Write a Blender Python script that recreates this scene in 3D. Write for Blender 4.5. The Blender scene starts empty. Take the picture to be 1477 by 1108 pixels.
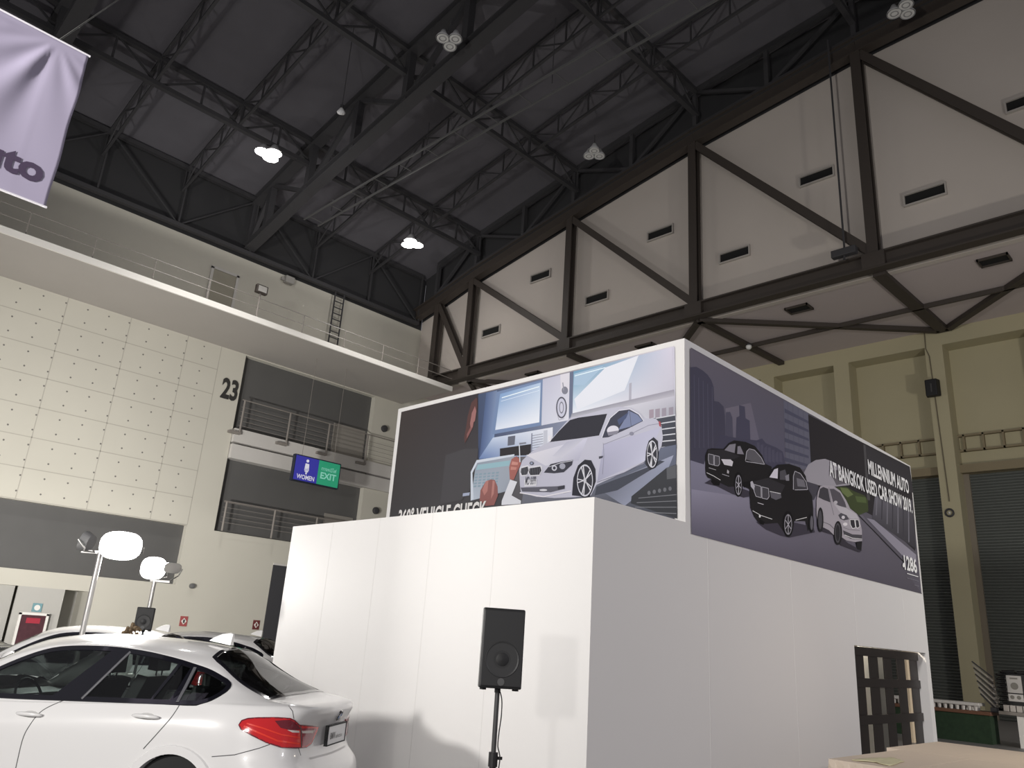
import bpy, bmesh, math, random
from math import sin, cos, radians, pi, hypot, atan2, sqrt
from mathutils import Vector, Matrix
from mathutils.bvhtree import BVHTree
from mathutils.geometry import delaunay_2d_cdt
random.seed(7)
COL = bpy.context.scene.collection
V = Vector

# ------------------------------------------------------------------ camera
YAW, PITCH, ROLL, FPX = radians(45.1856), radians(18.334), radians(3.856), 1122.04
EYE = V((0, 0, 1.75))
FWD = V((-sin(YAW)*cos(PITCH), cos(YAW)*cos(PITCH), sin(PITCH)))
_r = V((cos(YAW), sin(YAW), 0)); _u = _r.cross(FWD)
RIGHT = cos(ROLL)*_r + sin(ROLL)*_u
UP = -sin(ROLL)*_r + cos(ROLL)*_u
cam_d = bpy.data.cameras.new('camera'); cam = bpy.data.objects.new('camera', cam_d); COL.objects.link(cam)
cam_d.sensor_width = 36; cam_d.lens = 36*FPX/1477; cam_d.clip_end = 300; cam_d.clip_start = 0.05
m = Matrix((RIGHT, UP, -FWD)).transposed().to_4x4(); m.translation = EYE
cam.matrix_world = m
bpy.context.scene.camera = cam
def ray(x, y): return RIGHT*(x-738.5) - UP*(y-554) + FWD*FPX
def onx(x, y, v): d = ray(x, y); return EYE + d*((v-EYE.x)/d.x)      # measured point on a wall x = v
def ony(x, y, v): d = ray(x, y); return EYE + d*((v-EYE.y)/d.y)      # measured point on a wall y = v

# ------------------------------------------------------------------ colour / materials
def lin(c):
    c = c/255.0
    return c/12.92 if c <= .04045 else ((c+.055)/1.055)**2.4
def alb(rgb, white=235, a=.8):
    """print colour seen at rgb where white paper (albedo a) is seen at level white"""
    k = a/lin(white)
    return tuple(min(.95, max(.003, lin(c)*k)) for c in rgb)
MATS = {}
def mat(name, rgb, rough=.6, metal=0, noise=0, scale=4, emit=None, es=1, coat=0, trans=0, bump=0, spec=None):
    if name in MATS: return MATS[name]
    m = bpy.data.materials.new(name); m.use_nodes = True
    nt = m.node_tree; b = nt.nodes['Principled BSDF']
    b.inputs['Base Color'].default_value = (*rgb, 1); b.inputs['Roughness'].default_value = rough
    b.inputs['Metallic'].default_value = metal
    if spec is not None: b.inputs['Specular IOR Level'].default_value = spec
    if coat: b.inputs['Coat Weight'].default_value = coat; b.inputs['Coat Roughness'].default_value = .04
    if trans: b.inputs['Transmission Weight'].default_value = trans
    tc = nt.nodes.new('ShaderNodeTexCoord'); nz = nt.nodes.new('ShaderNodeTexNoise')
    nt.links.new(tc.outputs['Object'], nz.inputs['Vector']); nz.inputs['Scale'].default_value = scale
    nz.inputs['Detail'].default_value = 5
    mx = nt.nodes.new('ShaderNodeMix'); mx.data_type = 'RGBA'; mx.blend_type = 'MULTIPLY'
    nt.links.new(nz.outputs['Fac'], mx.inputs['Factor'])
    k = max(0, 1-noise*2 if noise else .97)
    mx.inputs['A'].default_value = (*rgb, 1); mx.inputs['B'].default_value = (k, k, k, 1)
    nt.links.new(mx.outputs['Result'], b.inputs['Base Color'])
    if bump:
        bp = nt.nodes.new('ShaderNodeBump'); bp.inputs['Strength'].default_value = bump
        nt.links.new(nz.outputs['Fac'], bp.inputs['Height']); nt.links.new(bp.outputs['Normal'], b.inputs['Normal'])
    if emit: b.inputs['Emission Color'].default_value = (*emit, 1); b.inputs['Emission Strength'].default_value = es
    MATS[name] = m; return m
def print_mat(name, rough=.55):
    m = bpy.data.materials.new(name); m.use_nodes = True; nt = m.node_tree; b = nt.nodes['Principled BSDF']
    a = nt.nodes.new('ShaderNodeVertexColor'); a.layer_name = 'ink'
    nt.links.new(a.outputs['Color'], b.inputs['Base Color']); b.inputs['Roughness'].default_value = rough
    b.inputs['Specular IOR Level'].default_value = .2
    return m

# ------------------------------------------------------------------ objects
WO = {}
def thing(name, label, cat, loc=(0, 0, 0), rotz=0, group=None):
    o = bpy.data.objects.new(name, None); COL.objects.link(o); o.empty_display_size = .1
    o.location = loc; o.rotation_euler = (0, 0, rotz); o['label'] = label; o['category'] = cat
    if group: o['group'] = group
    WO[o.name] = V(loc); return o
def tag(o, label, cat, group=None):
    o['label'] = label; o['category'] = cat
    if group: o['group'] = group
    return o
def struct(o): o['kind'] = 'structure'; return o
class MB:
    def __init__(s): s.v = []; s.f = []; s.mi = []; s.col = []; s.cur = 0; s.c = (1, 1, 1)
    def face(s, pts, c=None):
        i = len(s.v); s.v += [tuple(p) for p in pts]; s.f.append(tuple(range(i, i+len(pts)))); s.mi.append(s.cur); s.col.append(c or s.c)
    def mesh(s, vs, fs):
        i = len(s.v); s.v += [tuple(p) for p in vs]
        for f in fs: s.f.append(tuple(a+i for a in f)); s.mi.append(s.cur); s.col.append(s.c)
    def box(s, a, b):
        x0, y0, z0 = [min(a[i], b[i]) for i in range(3)]; x1, y1, z1 = [max(a[i], b[i]) for i in range(3)]
        vs = [(x, y, z) for z in (z0, z1) for y in (y0, y1) for x in (x0, x1)]
        s.mesh(vs, [(0, 2, 3, 1), (4, 5, 7, 6), (0, 1, 5, 4), (2, 6, 7, 3), (0, 4, 6, 2), (1, 3, 7, 5)])
    def bar(s, a, b, w, h=None, up=(0, 0, 1)):
        """box section from a to b"""
        a, b = V(a), V(b); h = h or w; d = (b-a).normalized(); up = V(up)
        if abs(d.dot(up)) > .98: up = V((1, 0, 0))
        x = d.cross(up).normalized()*w/2; y = x.cross(d).normalized()*h/2
        vs = [p+sx*x+sy*y for p in (a, b) for sx, sy in ((-1, -1), (1, -1), (1, 1), (-1, 1))]
        s.mesh(vs, [(0, 1, 2, 3), (7, 6, 5, 4), (0, 4, 5, 1), (1, 5, 6, 2), (2, 6, 7, 3), (3, 7, 4, 0)])
    def ibeam(s, a, b, w, h, t=.05, up=(0, 0, 1)):
        a, b = V(a), V(b); d = (b-a).normalized(); up = V(up)
        if abs(d.dot(up)) > .98: up = V((0, 1, 0))
        x = d.cross(up).normalized(); y = x.cross(d).normalized()
        s.bar(a+y*(h/2-t/2), b+y*(h/2-t/2), w, t, up); s.bar(a-y*(h/2-t/2), b-y*(h/2-t/2), w, t, up); s.bar(a, b, t, h-2*t, up)
    def tube(s, pts, r, n=10, cap=True):
        pts = [V(p) for p in pts]; rs = r if isinstance(r, (list, tuple)) else [r]*len(pts); rings = []
        d0 = (pts[1]-pts[0]).normalized(); x = d0.orthogonal().normalized()
        for i, p in enumerate(pts):
            d = (pts[min(i+1, len(pts)-1)]-pts[max(i-1, 0)]).normalized()
            x = (x-d*x.dot(d)).normalized(); y = d.cross(x)
            rings.append([p+(x*cos(2*pi*k/n)+y*sin(2*pi*k/n))*rs[i] for k in range(n)])
        vs = [q for r_ in rings for q in r_]
        fs = [(i*n+k, i*n+(k+1) % n, (i+1)*n+(k+1) % n, (i+1)*n+k) for i in range(len(pts)-1) for k in range(n)]
        if cap: fs += [tuple(range(n))[::-1], tuple((len(pts)-1)*n+k for k in range(n))]
        s.mesh(vs, fs)
    def lathe(s, c, prof, n=24, axis=(0, 0, 1)):
        """profile of (radius, height) along axis"""
        c = V(c); a = V(axis).normalized(); x = a.orthogonal().normalized(); y = a.cross(x)
        vs = [c+a*h+(x*cos(2*pi*k/n)+y*sin(2*pi*k/n))*max(r, 1e-4) for r, h in prof for k in range(n)]
        s.mesh(vs, [(i*n+k, i*n+(k+1) % n, (i+1)*n+(k+1) % n, (i+1)*n+k) for i in range(len(prof)-1) for k in range(n)])
    def sphere(s, c, r, n=14, sz=1):
        s.lathe(c, [(r*sin(pi*i/n), -r*sz*cos(pi*i/n)) for i in range(n+1)], n*2)
    def prism(s, poly, a, d):
        """poly list of 3d points extruded by vector d"""
        n = len(poly); d = V(d); vs = [V(p) for p in poly]+[V(p)+d for p in poly]
        s.mesh(vs, [tuple(range(n))[::-1], tuple(range(n, 2*n))]+[(i, (i+1) % n, n+(i+1) % n, n+i) for i in range(n)])
    def build(s, name, mats, parent=None, local=False, smooth=False, bevel=0, ink=False, sharp=None):
        me = bpy.data.meshes.new(name)
        off = V((0, 0, 0)) if (local or parent is None) else WO[parent.name]
        vs = [V(p)-off for p in s.v]; o = bpy.data.objects.new(name, me)
        org = V((0, 0, 0))
        if parent is None and not local:
            org = V(((min(p.x for p in vs)+max(p.x for p in vs))/2, (min(p.y for p in vs)+max(p.y for p in vs))/2, min(p.z for p in vs)))
            o.location = org
        me.from_pydata([p-org for p in vs], [], s.f); me.validate()
        if not isinstance(mats, (list, tuple)): mats = [mats]
        for m_ in mats: me.materials.append(m_)
        if len(me.polygons) == len(s.mi):
            for p, i in zip(me.polygons, s.mi): p.material_index = i
        if ink:
            ca = me.color_attributes.new('ink', 'FLOAT_COLOR', 'CORNER')
            for p, c in zip(me.polygons, s.col):
                if isinstance(c[0], (tuple, list)):
                    for li, cc in zip(p.loop_indices, c): ca.data[li].color = (*cc, 1)
                else:
                    for li in p.loop_indices: ca.data[li].color = (*c, 1)
        else:
            bm = bmesh.new(); bm.from_mesh(me); bmesh.ops.remove_doubles(bm, verts=bm.verts, dist=1e-5) if smooth else None
            bmesh.ops.recalc_face_normals(bm, faces=bm.faces); bm.to_mesh(me); bm.free()
        if smooth:
            for p in me.polygons: p.use_smooth = True
            if sharp: me.set_sharp_from_angle(angle=radians(sharp))
        COL.objects.link(o); WO[o.name] = off if parent else org
        if parent: o.parent = parent
        if bevel:
            md = o.modifiers.new('bevel', 'BEVEL'); md.width = bevel; md.segments = 2; md.limit_method = 'ANGLE'
        return o
def copy_tree(o, parent=None):
    c = o.copy(); COL.objects.link(c)
    if parent: c.parent = parent
    WO[c.name] = WO.get(o.name, V((0, 0, 0)))
    for ch in list(o.children): copy_tree(ch, c)
    return c
def text_poly(txt, bold=0, font_shear=0):
    cu = bpy.data.curves.new('t', 'FONT'); cu.body = txt; cu.size = 1; cu.offset = bold; cu.shear = font_shear; cu.resolution_u = 3
    o = bpy.data.objects.new('t', cu); COL.objects.link(o); bpy.context.view_layer.update()
    me = bpy.data.meshes.new_from_object(o.evaluated_get(bpy.context.evaluated_depsgraph_get()))
    vs = [v.co.copy() for v in me.vertices]; fs = [tuple(p.vertices) for p in me.polygons]
    bpy.data.objects.remove(o); bpy.data.meshes.remove(me)
    x0 = min(v.x for v in vs); x1 = max(v.x for v in vs); y0 = min(v.y for v in vs); y1 = max(v.y for v in vs)
    return [((v.x-x0)/(x1-x0), (v.y-y0)/(y1-y0)) for v in vs], fs
def put_text(mb, txt, o, xv, yv, bold=0.02):
    """write txt in the parallelogram o, o+xv, o+yv"""
    vs, fs = text_poly(txt, bold); o, xv, yv = V(o), V(xv), V(yv)
    mb.mesh([o+xv*a+yv*b for a, b in vs], fs)
# ------------------------------------------------------------------ hall shell
XW, YW, YF = -40.0, 30.6, 37.9            # side wall, upper gable wall, rear yellow wall of the low bay
concrete = mat('wall_concrete', (.54, .52, .45), .8, noise=.05, scale=.4)
concrete2 = mat('wall_plain', (.55, .53, .50), .8, noise=.04, scale=.5)
gable = mat('gable_plaster', (.52, .47, .425), .85, noise=.05, scale=.3)
yellow = mat('yellow_plaster', (.42, .38, .25), .8, noise=.05, scale=.4)
greypanel = mat('grey_cladding', (.10, .098, .095), .6, noise=.08, scale=1)
deckm = mat('roof_deck', (.124, .119, .134), .9, noise=.15, scale=.6)
steel = mat('painted_dark_steel', (.040, .039, .042), .7)
steel2 = mat('brown_black_steel', (.045, .036, .030), .6)
dark = mat('painted_slot_dark', (.006, .006, .006), .9)
groove = mat('panel_joint', (.40, .38, .33), .9)
railm = mat('rail_steel', (.22, .20, .18), .5)
whitepaint = mat('white_edge_paint', (.72, .70, .66), .6)
XS = [-60, -48, -40.6, -37.5, -34.3, -26.3, -18.1, -9.7, -2, 8]
ZS = [17.6, 20.3, 22.07, 22.77, 23.62, 25.16, 26.61, 27.64, 28.07, 28.1]
def zc(x):
    for i in range(len(XS)-1):
        if x <= XS[i+1]: t = (x-XS[i])/(XS[i+1]-XS[i]); return ZS[i]+(ZS[i+1]-ZS[i])*t
    return ZS[-1]

# floor
mb = MB(); mb.box((-46, -14, -.2), (9, 40, 0)); struct(mb.build('floor', mat('hall_floor', (.30, .29, .29), .5, noise=.12, scale=.8)))
# ceiling deck
mb = MB()
xs = [-41+i for i in range(50)]
for a, b in zip(xs, xs[1:]):
    za, zb = zc(a)+3.4, zc(b)+3.4
    vs = [(a, -14, za), (b, -14, zb), (b, YW+.4, zb), (a, YW+.4, za)]
    mb.mesh(vs+[(p[0], p[1], p[2]+.25) for p in vs], [(0, 3, 2, 1), (4, 5, 6, 7), (0, 1, 5, 4), (1, 2, 6, 5), (2, 3, 7, 6), (3, 0, 4, 7)])
struct(mb.build('ceiling', deckm))
# left wall with its openings: rectangles in (y, z), two recesses
mb = MB()
R1 = (18.52, 27.5, 6.3, 16.1)     # balcony recess
R2 = (-14, 17.05, 3.42, 6.35)     # long grey band
R3 = (-14, 13.2, 0, 2.72)         # ground floor recess
def wl(y0, y1, z0, z1, x=XW, t=.5): mb.box((x-t, y0, z0), (x, y1, z1))
wl(-14, 17.05, 6.35, 21.7); wl(17.05, 18.52, 0, 21.7); wl(18.52, 27.5, 16.1, 21.7); wl(18.52, 27.5, 0, 6.3); wl(27.5, YF, 0, 21.7)
wl(-14, 17.05, 2.72, 3.42); wl(13.2, 17.05, 0, 2.72)
# reveals of the recesses
mb.box((XW-3, -14, 6.35), (XW-.5, 17.05, 6.6)); mb.box((XW-3, -14, 3.2), (XW-.5, 17.05, 3.42)); mb.box((XW-3, 17.05, 3.2), (XW-.5, 17.3, 6.6))
mb.box((XW-4, 13.2, 0), (XW-.5, 13.4, 2.72)); mb.box((XW-4, -14, 2.72), (XW-.5, 13.2, 2.9))
mb.box((XW-4, 18.3, 6), (XW-.5, 18.52, 16.3)); mb.box((XW-4, 27.5, 6), (XW-.5, 27.7, 16.3)); mb.box((XW-4, 18.3, 16.1), (XW-.5, 27.7, 16.3)); mb.box((XW-4, 18.3, 6.05), (XW-.5, 27.7, 6.3))
mb.box((XW-4.3, -14, 0), (XW-4, 13.4, 2.8))
wall_left = struct(mb.build('wall_left', concrete))
mb = MB()
mb.box((XW-.5, -14, 3.42), (XW-.35, 17.05, 6.35)); mb.box((XW-.5, 18.52, 6.3), (XW-.38, 27.5, 16.1))
struct(mb.build('wall_left_recess', greypanel))
# joints and formwork holes of the concrete panels
mb = MB()
for i in range(9):
    z = 6.39+i*1.405
    if z < 16.3: mb.box((XW-.01, -14, z-.02), (XW+.004, 17.05, z+.02))
for i in range(-7, 3): mb.box((XW-.01, 9.2+i*2.98-.02, 6.39), (XW+.004, 9.2+i*2.98+.02, 16.2))
mb.box((XW-.01, 17.03, 6.39), (XW+.004, 17.07, 16.2))
struct(mb.build('trim_1', groove))
mb = MB()
for i in range(9):
    for fz in (.35, 1.05):
        for j in range(30):
            y = -13+j*.993+(.25 if fz > .5 else -.25)*0+.3; z = 6.39+i*1.405+fz
            if y > 16.8 or z > 16.0: continue
            mb.lathe((XW+.001, y, z), [(.045, 0), (.04, .006), (0, .006)], 6, (1, 0, 0))
struct(mb.build('trim_2', mat('formwork_hole', (.16, .15, .14), .9)))
# upper gable wall and the low bay behind it
mb = MB()
xs = [-40.0]+[-39+i for i in range(48)]
for a, b in zip(xs, xs[1:]):
    vs = [(a, YW, 17.0), (b, YW, 17.0), (b, YW, zc(b)+.1), (a, YW, zc(a)+.1)]
    mb.mesh(vs+[(p[0], YW+.3, p[2]) for p in vs], [(0, 1, 2, 3), (7, 6, 5, 4), (0, 4, 5, 1), (3, 2, 6, 7), (1, 5, 6, 2), (0, 3, 7, 4)])
struct(mb.build('wall_gable', gable))
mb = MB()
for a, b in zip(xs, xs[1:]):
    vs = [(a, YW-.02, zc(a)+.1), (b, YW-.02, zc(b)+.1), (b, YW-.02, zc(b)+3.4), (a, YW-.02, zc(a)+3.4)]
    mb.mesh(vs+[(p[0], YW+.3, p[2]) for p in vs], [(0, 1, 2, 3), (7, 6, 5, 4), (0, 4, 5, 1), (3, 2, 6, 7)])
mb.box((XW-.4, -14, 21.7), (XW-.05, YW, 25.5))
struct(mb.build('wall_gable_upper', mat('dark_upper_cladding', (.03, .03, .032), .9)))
mb = MB(); mb.box((XW, YW+.3, 17.05), (9, YF+.4, 17.25)); struct(mb.build('ceiling_bay', mat('soffit_plaster', (.50, .44, .43), .85, noise=.05, scale=.3)))
# rear yellow wall: frame of beam and pilasters in front of set-back panels
mb = MB()
mb.box((XW, YF, 16.27), (9, YF+1.4, 17.05))
pil = [-38.9, -34.5, -30.6, -26.5, -22.6, -18.5, -14.5, -10.15, -5.9, -1.9, 2.3, 6.3]
for p in pil: mb.box((p-.38, YF, 0), (p+.38, YF+1.4, 16.27))
struct(mb.build('wall_right', yellow))
mb = MB()
mb.box((XW, YF+1.0, 10.25), (9, YF+1.2, 16.27))
struct(mb.build('wall_right_panels', yellow))
mb = MB(); mb.box((XW, YF+.55, 10.25), (9, YF+1.0, 10.62))
for a, b in zip(pil, pil[1:]):
    mb.box((a+.38, YF+.8, 11.28), (b-.38, YF+1.0, 11.36)); mb.box((a+.38, YF+.8, 11.98), (b-.38, YF+1.0, 12.06))
    n = 5
    for k in range(n):
        x = a+.6+(b-a-1.1)*k/(n-1); mb.box((x-.04, YF+.8, 11.28), (x+.04, YF+1.0, 12.06))
struct(mb.build('trim_3', mat('brown_ladder_trim', (.22, .18, .11), .7)))
mb = MB()
for a, b in zip(pil, pil[1:]): mb.box((b-.85, YF+.9, 0), (b-.38, YF+1.1, 10.3)) if False else mb.box((a+.38, YF+.9, 0), (a+.62, YF+1.3, 10.3))
struct(mb.build('trim_4', mat('shutter_guide', (.20, .17, .13), .6)))
# roller shutters between the pilasters
sm = mat('shutter_slats', (.13, .14, .13), .42, metal=.3, noise=.05, scale=2)
for a, b in zip(pil, pil[1:]):
    if b < -20: continue
    mb = MB(); n = 80; dz = 10.25/n
    prof = []
    for k in range(n):
        z = k*dz; prof += [(YF+1.05, z), (YF+1.0, z+dz*.35), (YF+1.0, z+dz*.6), (YF+1.05, z+dz*.98)]
    vs = [(x, y, z) for x in (a+.6, b-.38) for y, z in prof]; q = len(prof)
    mb.mesh(vs, [(i, i+1, q+i+1, q+i) for i in range(q-1)])
    nm = {-18.5: 'dark roller shutter three bays left of the black wall speaker', -14.5: 'dark roller shutter in the bay just behind the booth end', -10.15: 'wide dark slatted roller shutter right of the black wall speaker pilaster'}
    s_ = mb.build('roller_shutter', sm); tag(s_, {-14.5: 'dark slatted roller shutter left of the pilaster with the black speaker', -10.15: 'dark slatted roller shutter right of the pilaster with the black speaker'}.get(a, 'dark slatted roller shutter between yellow pilasters of the rear wall'), 'roller shutter', 'roller shutters of the rear wall')
# ------------------------------------------------------------------ walkway on the left wall
w = thing('wall_walkway', 'long pale service walkway high on the left concrete wall with thin rails', 'walkway', (-35, 8, 16.2))
mb = MB(); mb.box((XW, -14, 16.17), (-35.05, 29.6, 16.42)); mb.build('deck', mat('walkway_concrete', (.40, .375, .345), .85, noise=.05, scale=.5), w)
mb = MB(); mb.box((-35.05, -14, 16.15), (-34.95, 29.6, 16.44)); o = mb.build('edge_strip', whitepaint, w)
for i in range(-7, 8):
    y = 8.55+i*2.62
    if y > 29.6: break
    mb = MB(); mb.tube([(-35.1, y, 16.42), (-35.1, y, 17.5)], .028, 6); mb.build('post', railm, w)
for z in (16.98, 17.5):
    mb = MB(); mb.tube([(-35.1, -14, z), (-35.1, 29.6, z)], .022, 6); mb.build('rail', railm, w)
# ------------------------------------------------------------------ trusses
def truss_thing(label, loc, group=None, name='roof_truss'): return thing(name, label, 'roof truss', loc, 0, group)
def run(o, pts_b, pts_t, cw, ch, wv, wd, m_, ex_v=True, pattern='W', beam=True):
    """parallel-chord girder along a polyline: pts_b/pts_t node lists"""
    for nm, pts in (('top_chord', pts_t), ('bottom_chord', pts_b)):
        mb = MB()
        for a, b in zip(pts, pts[1:]):
            (mb.ibeam if beam else mb.bar)(a, b, cw, ch)
        mb.build(nm, m_, o)
    for i, (a, b) in enumerate(zip(pts_b, pts_t)):
        mb = MB(); mb.bar(a, b, wv); mb.build('web_post', m_, o)
        if i:
            p, q = ((pts_b[i-1], b) if i % 2 else (pts_t[i-1], a))
            mb = MB(); mb.bar(p, q, wd); mb.build('web_diagonal', m_, o)
# the big triangular-panel girder in front of the gable wall
yt = 30.0
nodes = [-37.55, -34.3, -26.2, -18.12, -9.8, -1.7, 6.4]
o = truss_thing('big brown-black steel girder with slanting struts in front of the pale gable wall', (-18, yt, 16.95), name='gable_girder')
mb = MB(); mb.ibeam((-40.0, yt, 17.3), (9, yt, 17.3), .5, .72, .07); mb.build('bottom_chord', steel2, o)
mb = MB()
xs_ = [-40, -37.55, -34.3, -30, -26.2, -22, -18.12, -14, -9.8, -6, -1.7, 2, 6.4]
for a, b in zip(xs_, xs_[1:]): mb.ibeam((a, yt, zc(a)+.42), (b, yt, zc(b)+.42), .5, .8, .07)
mb.build('top_chord', steel2, o)
for x in nodes:
    mb = MB(); mb.ibeam((x, yt, 17.6), (x, yt, zc(x)+.05), .42, .46, .06, up=(0, 1, 0)); mb.build('vertical_strut', steel2, o)
    mb = MB(); mb.box((x-.45, yt-.27, 17.0), (x+.45, yt+.27, 17.65)); mb.build('gusset_plate', steel2, o)
for a, b in zip(nodes, nodes[1:]):
    mb = MB(); mb.ibeam((a+.15, yt, zc(a)-.1), (b-.1, yt, 17.75), .36, .40, .06, up=(0, 1, 0)); mb.build('diagonal_strut', steel2, o)
# upper part above the gable wall
pb = [(x, yt, zc(x)+.9) for x in (-38, -34.2, -30.1, -26.1, -22, -18, -14, -9.8, -5.8, -1.7, 2.3, 6.4)]
ptp = [(x, y, z+2.3) for x, y, z in pb]
o2 = truss_thing('dark arched roof truss standing on the gable girder', (-18, yt, zc(-18)+.9)); run(o2, pb, ptp, .3, .3, .22, .16, steel, beam=False)
# soffit bracing of the low bay
def brace(a, b, w_, label):
    mb = MB(); mb.bar((*a, 16.92), (*b, 16.92), w_, .2); tag(mb.build('soffit_brace', steel2), label, 'brace', 'steel braces under the low bay ceiling')
brace((-18.1, 30.3), (-17.6, 37.8), .32, 'dark steel brace running straight back from the girder joint above the booth corner')
brace((-9.8, 30.3), (-9.6, 37.8), .5, 'thick dark steel brace running back to the pilaster with the black speaker')
brace((-26.2, 30.3), (-26, 37.8), .42, 'dark steel brace showing just above the middle of the booth poster')
brace((-34.3, 30.3), (-34.1, 37.8), .42, 'dark steel brace above the left end of the booth roof')
brace((-18.1, 30.3), (-9.8, 37.7), .28, 'slender dark diagonal brace crossing the low ceiling toward the black speaker pilaster')
brace((-1.7, 30.3), (-9.4, 37.7), .32, 'dark diagonal brace at the right edge running down to the speaker pilaster')
brace((-18.1, 30.3), (-26, 37.7), .28, 'slender dark diagonal brace behind the booth roof corner')
brace((-34.3, 30.3), (-26, 37.7), .24, 'slender dark diagonal brace above the left third of the booth poster')
brace((-34.3, 30.3), (-39.6, 37.6), .24, 'short dark diagonal brace near the left wall corner')
brace((-39.9, 34.6), (8.5, 34.6), .11, 'long thin steel tie running across under the low ceiling')
# main arched trusses and secondary joists across the hall
def arch_pts(y, dz, step=4.06, x0=-38.0, x1=7):
    n = int((x1-x0)/step)+1; return [(-39.95, y, zc(-39.95)+dz)]+[(x0+i*step, y, zc(x0+i*step)+dz) for i in range(n+1)]
for y, lab in ((17.4, 'heavy dark arched roof truss crossing the middle of the hall ceiling'), (4.8, 'heavy dark arched roof truss nearest above the hanging banner')):
    o = truss_thing(lab, (-18, y, zc(-18)), 'main arched roof trusses'); run(o, arch_pts(y, .1), arch_pts(y, 3.1), .62, .42, .36, .22, steel)
jl = {9.0: 'thin arched roof joist just beyond the truss above the banner', 13.2: 'thin arched roof joist left of the lit ceiling lamp, short of the middle truss', 21.6: 'thin arched roof joist first beyond the heavy middle truss', 25.8: 'thin arched roof joist second beyond the heavy middle truss', .6: 'thin arched roof joist above the camera side of the banner'}
for y, lab in jl.items():
    o = truss_thing(lab, (-18, y, zc(-18)+1.7), 'arched secondary roof joists', 'roof_joist'); run(o, arch_pts(y, 1.9, 2.03), arch_pts(y, 3.2, 2.03), .13, .12, .07, .06, steel, beam=False)
    for k in (): pass
bl = {-39.7: 'dark lattice joist lying along the top of the left wall', -34.0: 'dark lattice joist next to the left wall top joist', -25.9: 'dark lattice joist passing the small hanging white lamp', -17.9: 'dark lattice joist passing over the round lamp clusters', -9.8: 'dark lattice joist above the right part of the gable girder', -1.7: 'dark lattice joist farthest from the left wall'}
for x, lab in bl.items():
    n = 21; y0 = -11.8; st = 2.09
    if x < -39: n = 11; st = 4.18
    lo = 0.9 if x < -39 else 1.75
    if x < -39: pb = [(x, y0+i*st, 21.95) for i in range(n)]
    else: pb = [(x, y0+i*st, zc(x)+lo) for i in range(n)]
    ptp = [(x, y0+i*st, zc(x)+3.15) for i in range(n)]
    o = truss_thing(lab, (x, 9, pb[0][2]), 'lattice joists running along the hall', 'lattice_joist'); run(o, pb, ptp, .26, .22, .09, .08, steel, beam=False)
# cable tray (two thin rails with rungs)
t0 = onx(480, 292, -30.5); 
p1 = EYE+ray(480, 292)*((23.4-EYE.z)/ray(480, 292).z)
o = thing('cable_tray', 'long thin two-rail cable tray crossing the dark ceiling below the trusses', 'cable tray', (-15, p1.y, 23.4))
for dy in (0, .9):
    mb = MB(); mb.bar((-36, p1.y+dy, 23.4), (8, p1.y+dy, 23.4), .07, .09); mb.build('rail', mat('tray_steel', (.10, .10, .10), .5), o)
for i in range(22):
    mb = MB(); x = -35.5+i*2; mb.bar((x, p1.y, 23.4), (x, p1.y+.9, 23.4), .04); mb.build('rung', MATS['tray_steel'], o)
for i in range(6):
    mb = MB(); x = -34+i*8.0; mb.tube([(x, p1.y+.45, 23.4), (x, p1.y+.45, zc(x)+.1)], .02, 5); mb.build('hanger_rod', steel, o)
# ------------------------------------------------------------------ vents
framem = mat('vent_frame', (.40, .37, .34), .7)
def vent(c, w, label, flat=False):
    x, y, z = c
    o = thing('wall_vent', label, 'vent', (x, y, z), 0, 'slot vents of the gable wall and low ceiling')
    h = .44
    if not flat:
        mb = MB(); mb.box((x-w/2, y-.03, z-h/2), (x+w/2, y+.0, z+h/2)); mb.build('opening', dark, o)  # solid black slab, its colour stands for the dark inside the slot
        mb = MB()
        for a, b in (((x-w/2-.06, y-.12, z+h/2), (x+w/2+.06, y, z+h/2+.07)), ((x-w/2-.06, y-.12, z-h/2-.07), (x+w/2+.06, y, z-h/2)), ((x-w/2-.06, y-.12, z-h/2), (x-w/2, y, z+h/2)), ((x+w/2, y-.12, z-h/2), (x+w/2+.06, y, z+h/2))): mb.box(a, b)
        mb.build('frame', framem, o)
    else:
        mb = MB(); mb.box((x-w/2, y-.3, z-.03), (x+w/2, y+.3, z)); mb.build('opening', dark, o)  # black slab again, darkness of the slot put into its colour
        mb = MB()
        for a, b in (((x-w/2-.06, y-.36, z-.1), (x+w/2+.06, y-.3, z)), ((x-w/2-.06, y+.3, z-.1), (x+w/2+.06, y+.36, z)), ((x-w/2-.06, y-.36, z-.1), (x-w/2, y+.36, z)), ((x+w/2, y-.36, z-.1), (x+w/2+.06, y+.36, z))): mb.box(a, b)
        mb.build('frame', steel2, o)
for x, l in ((-7.85, 'dark slot vent low on the gable wall right of the thickest strut'), (-16.3, 'dark slot vent low on the gable wall, second from the right in its row'), (-24.6, 'dark slot vent low on the gable wall, third from the right in its row'), (-32.9, 'dark slot vent low on the gable wall nearest the left wall')):
    vent((x, YW-.001, 19.96), 1.5, l)
for x, l in ((-12.15, 'dark slot vent high on the gable wall just left of the hanging rod'), (-20.5, 'dark slot vent high on the gable wall between the two middle struts'), (-28.95, 'dark slot vent high on the gable wall nearest the left wall'), (-3.9, 'dark slot vent high on the gable wall at the right picture edge')):
    vent((x, YW-.001, 22.58), 1.5, l)
for x, l in ((-6.05, 'dark vent in the low bay ceiling near the right picture edge'), (-13.9, 'dark vent in the low bay ceiling between two straight braces'), (-22.2, 'dark vent in the low bay ceiling above the middle of the booth poster'), (-30.2, 'dark vent in the low bay ceiling above the left part of the booth poster')):
    vent((x, 31.9, 17.05), .95, l, True)
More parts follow.
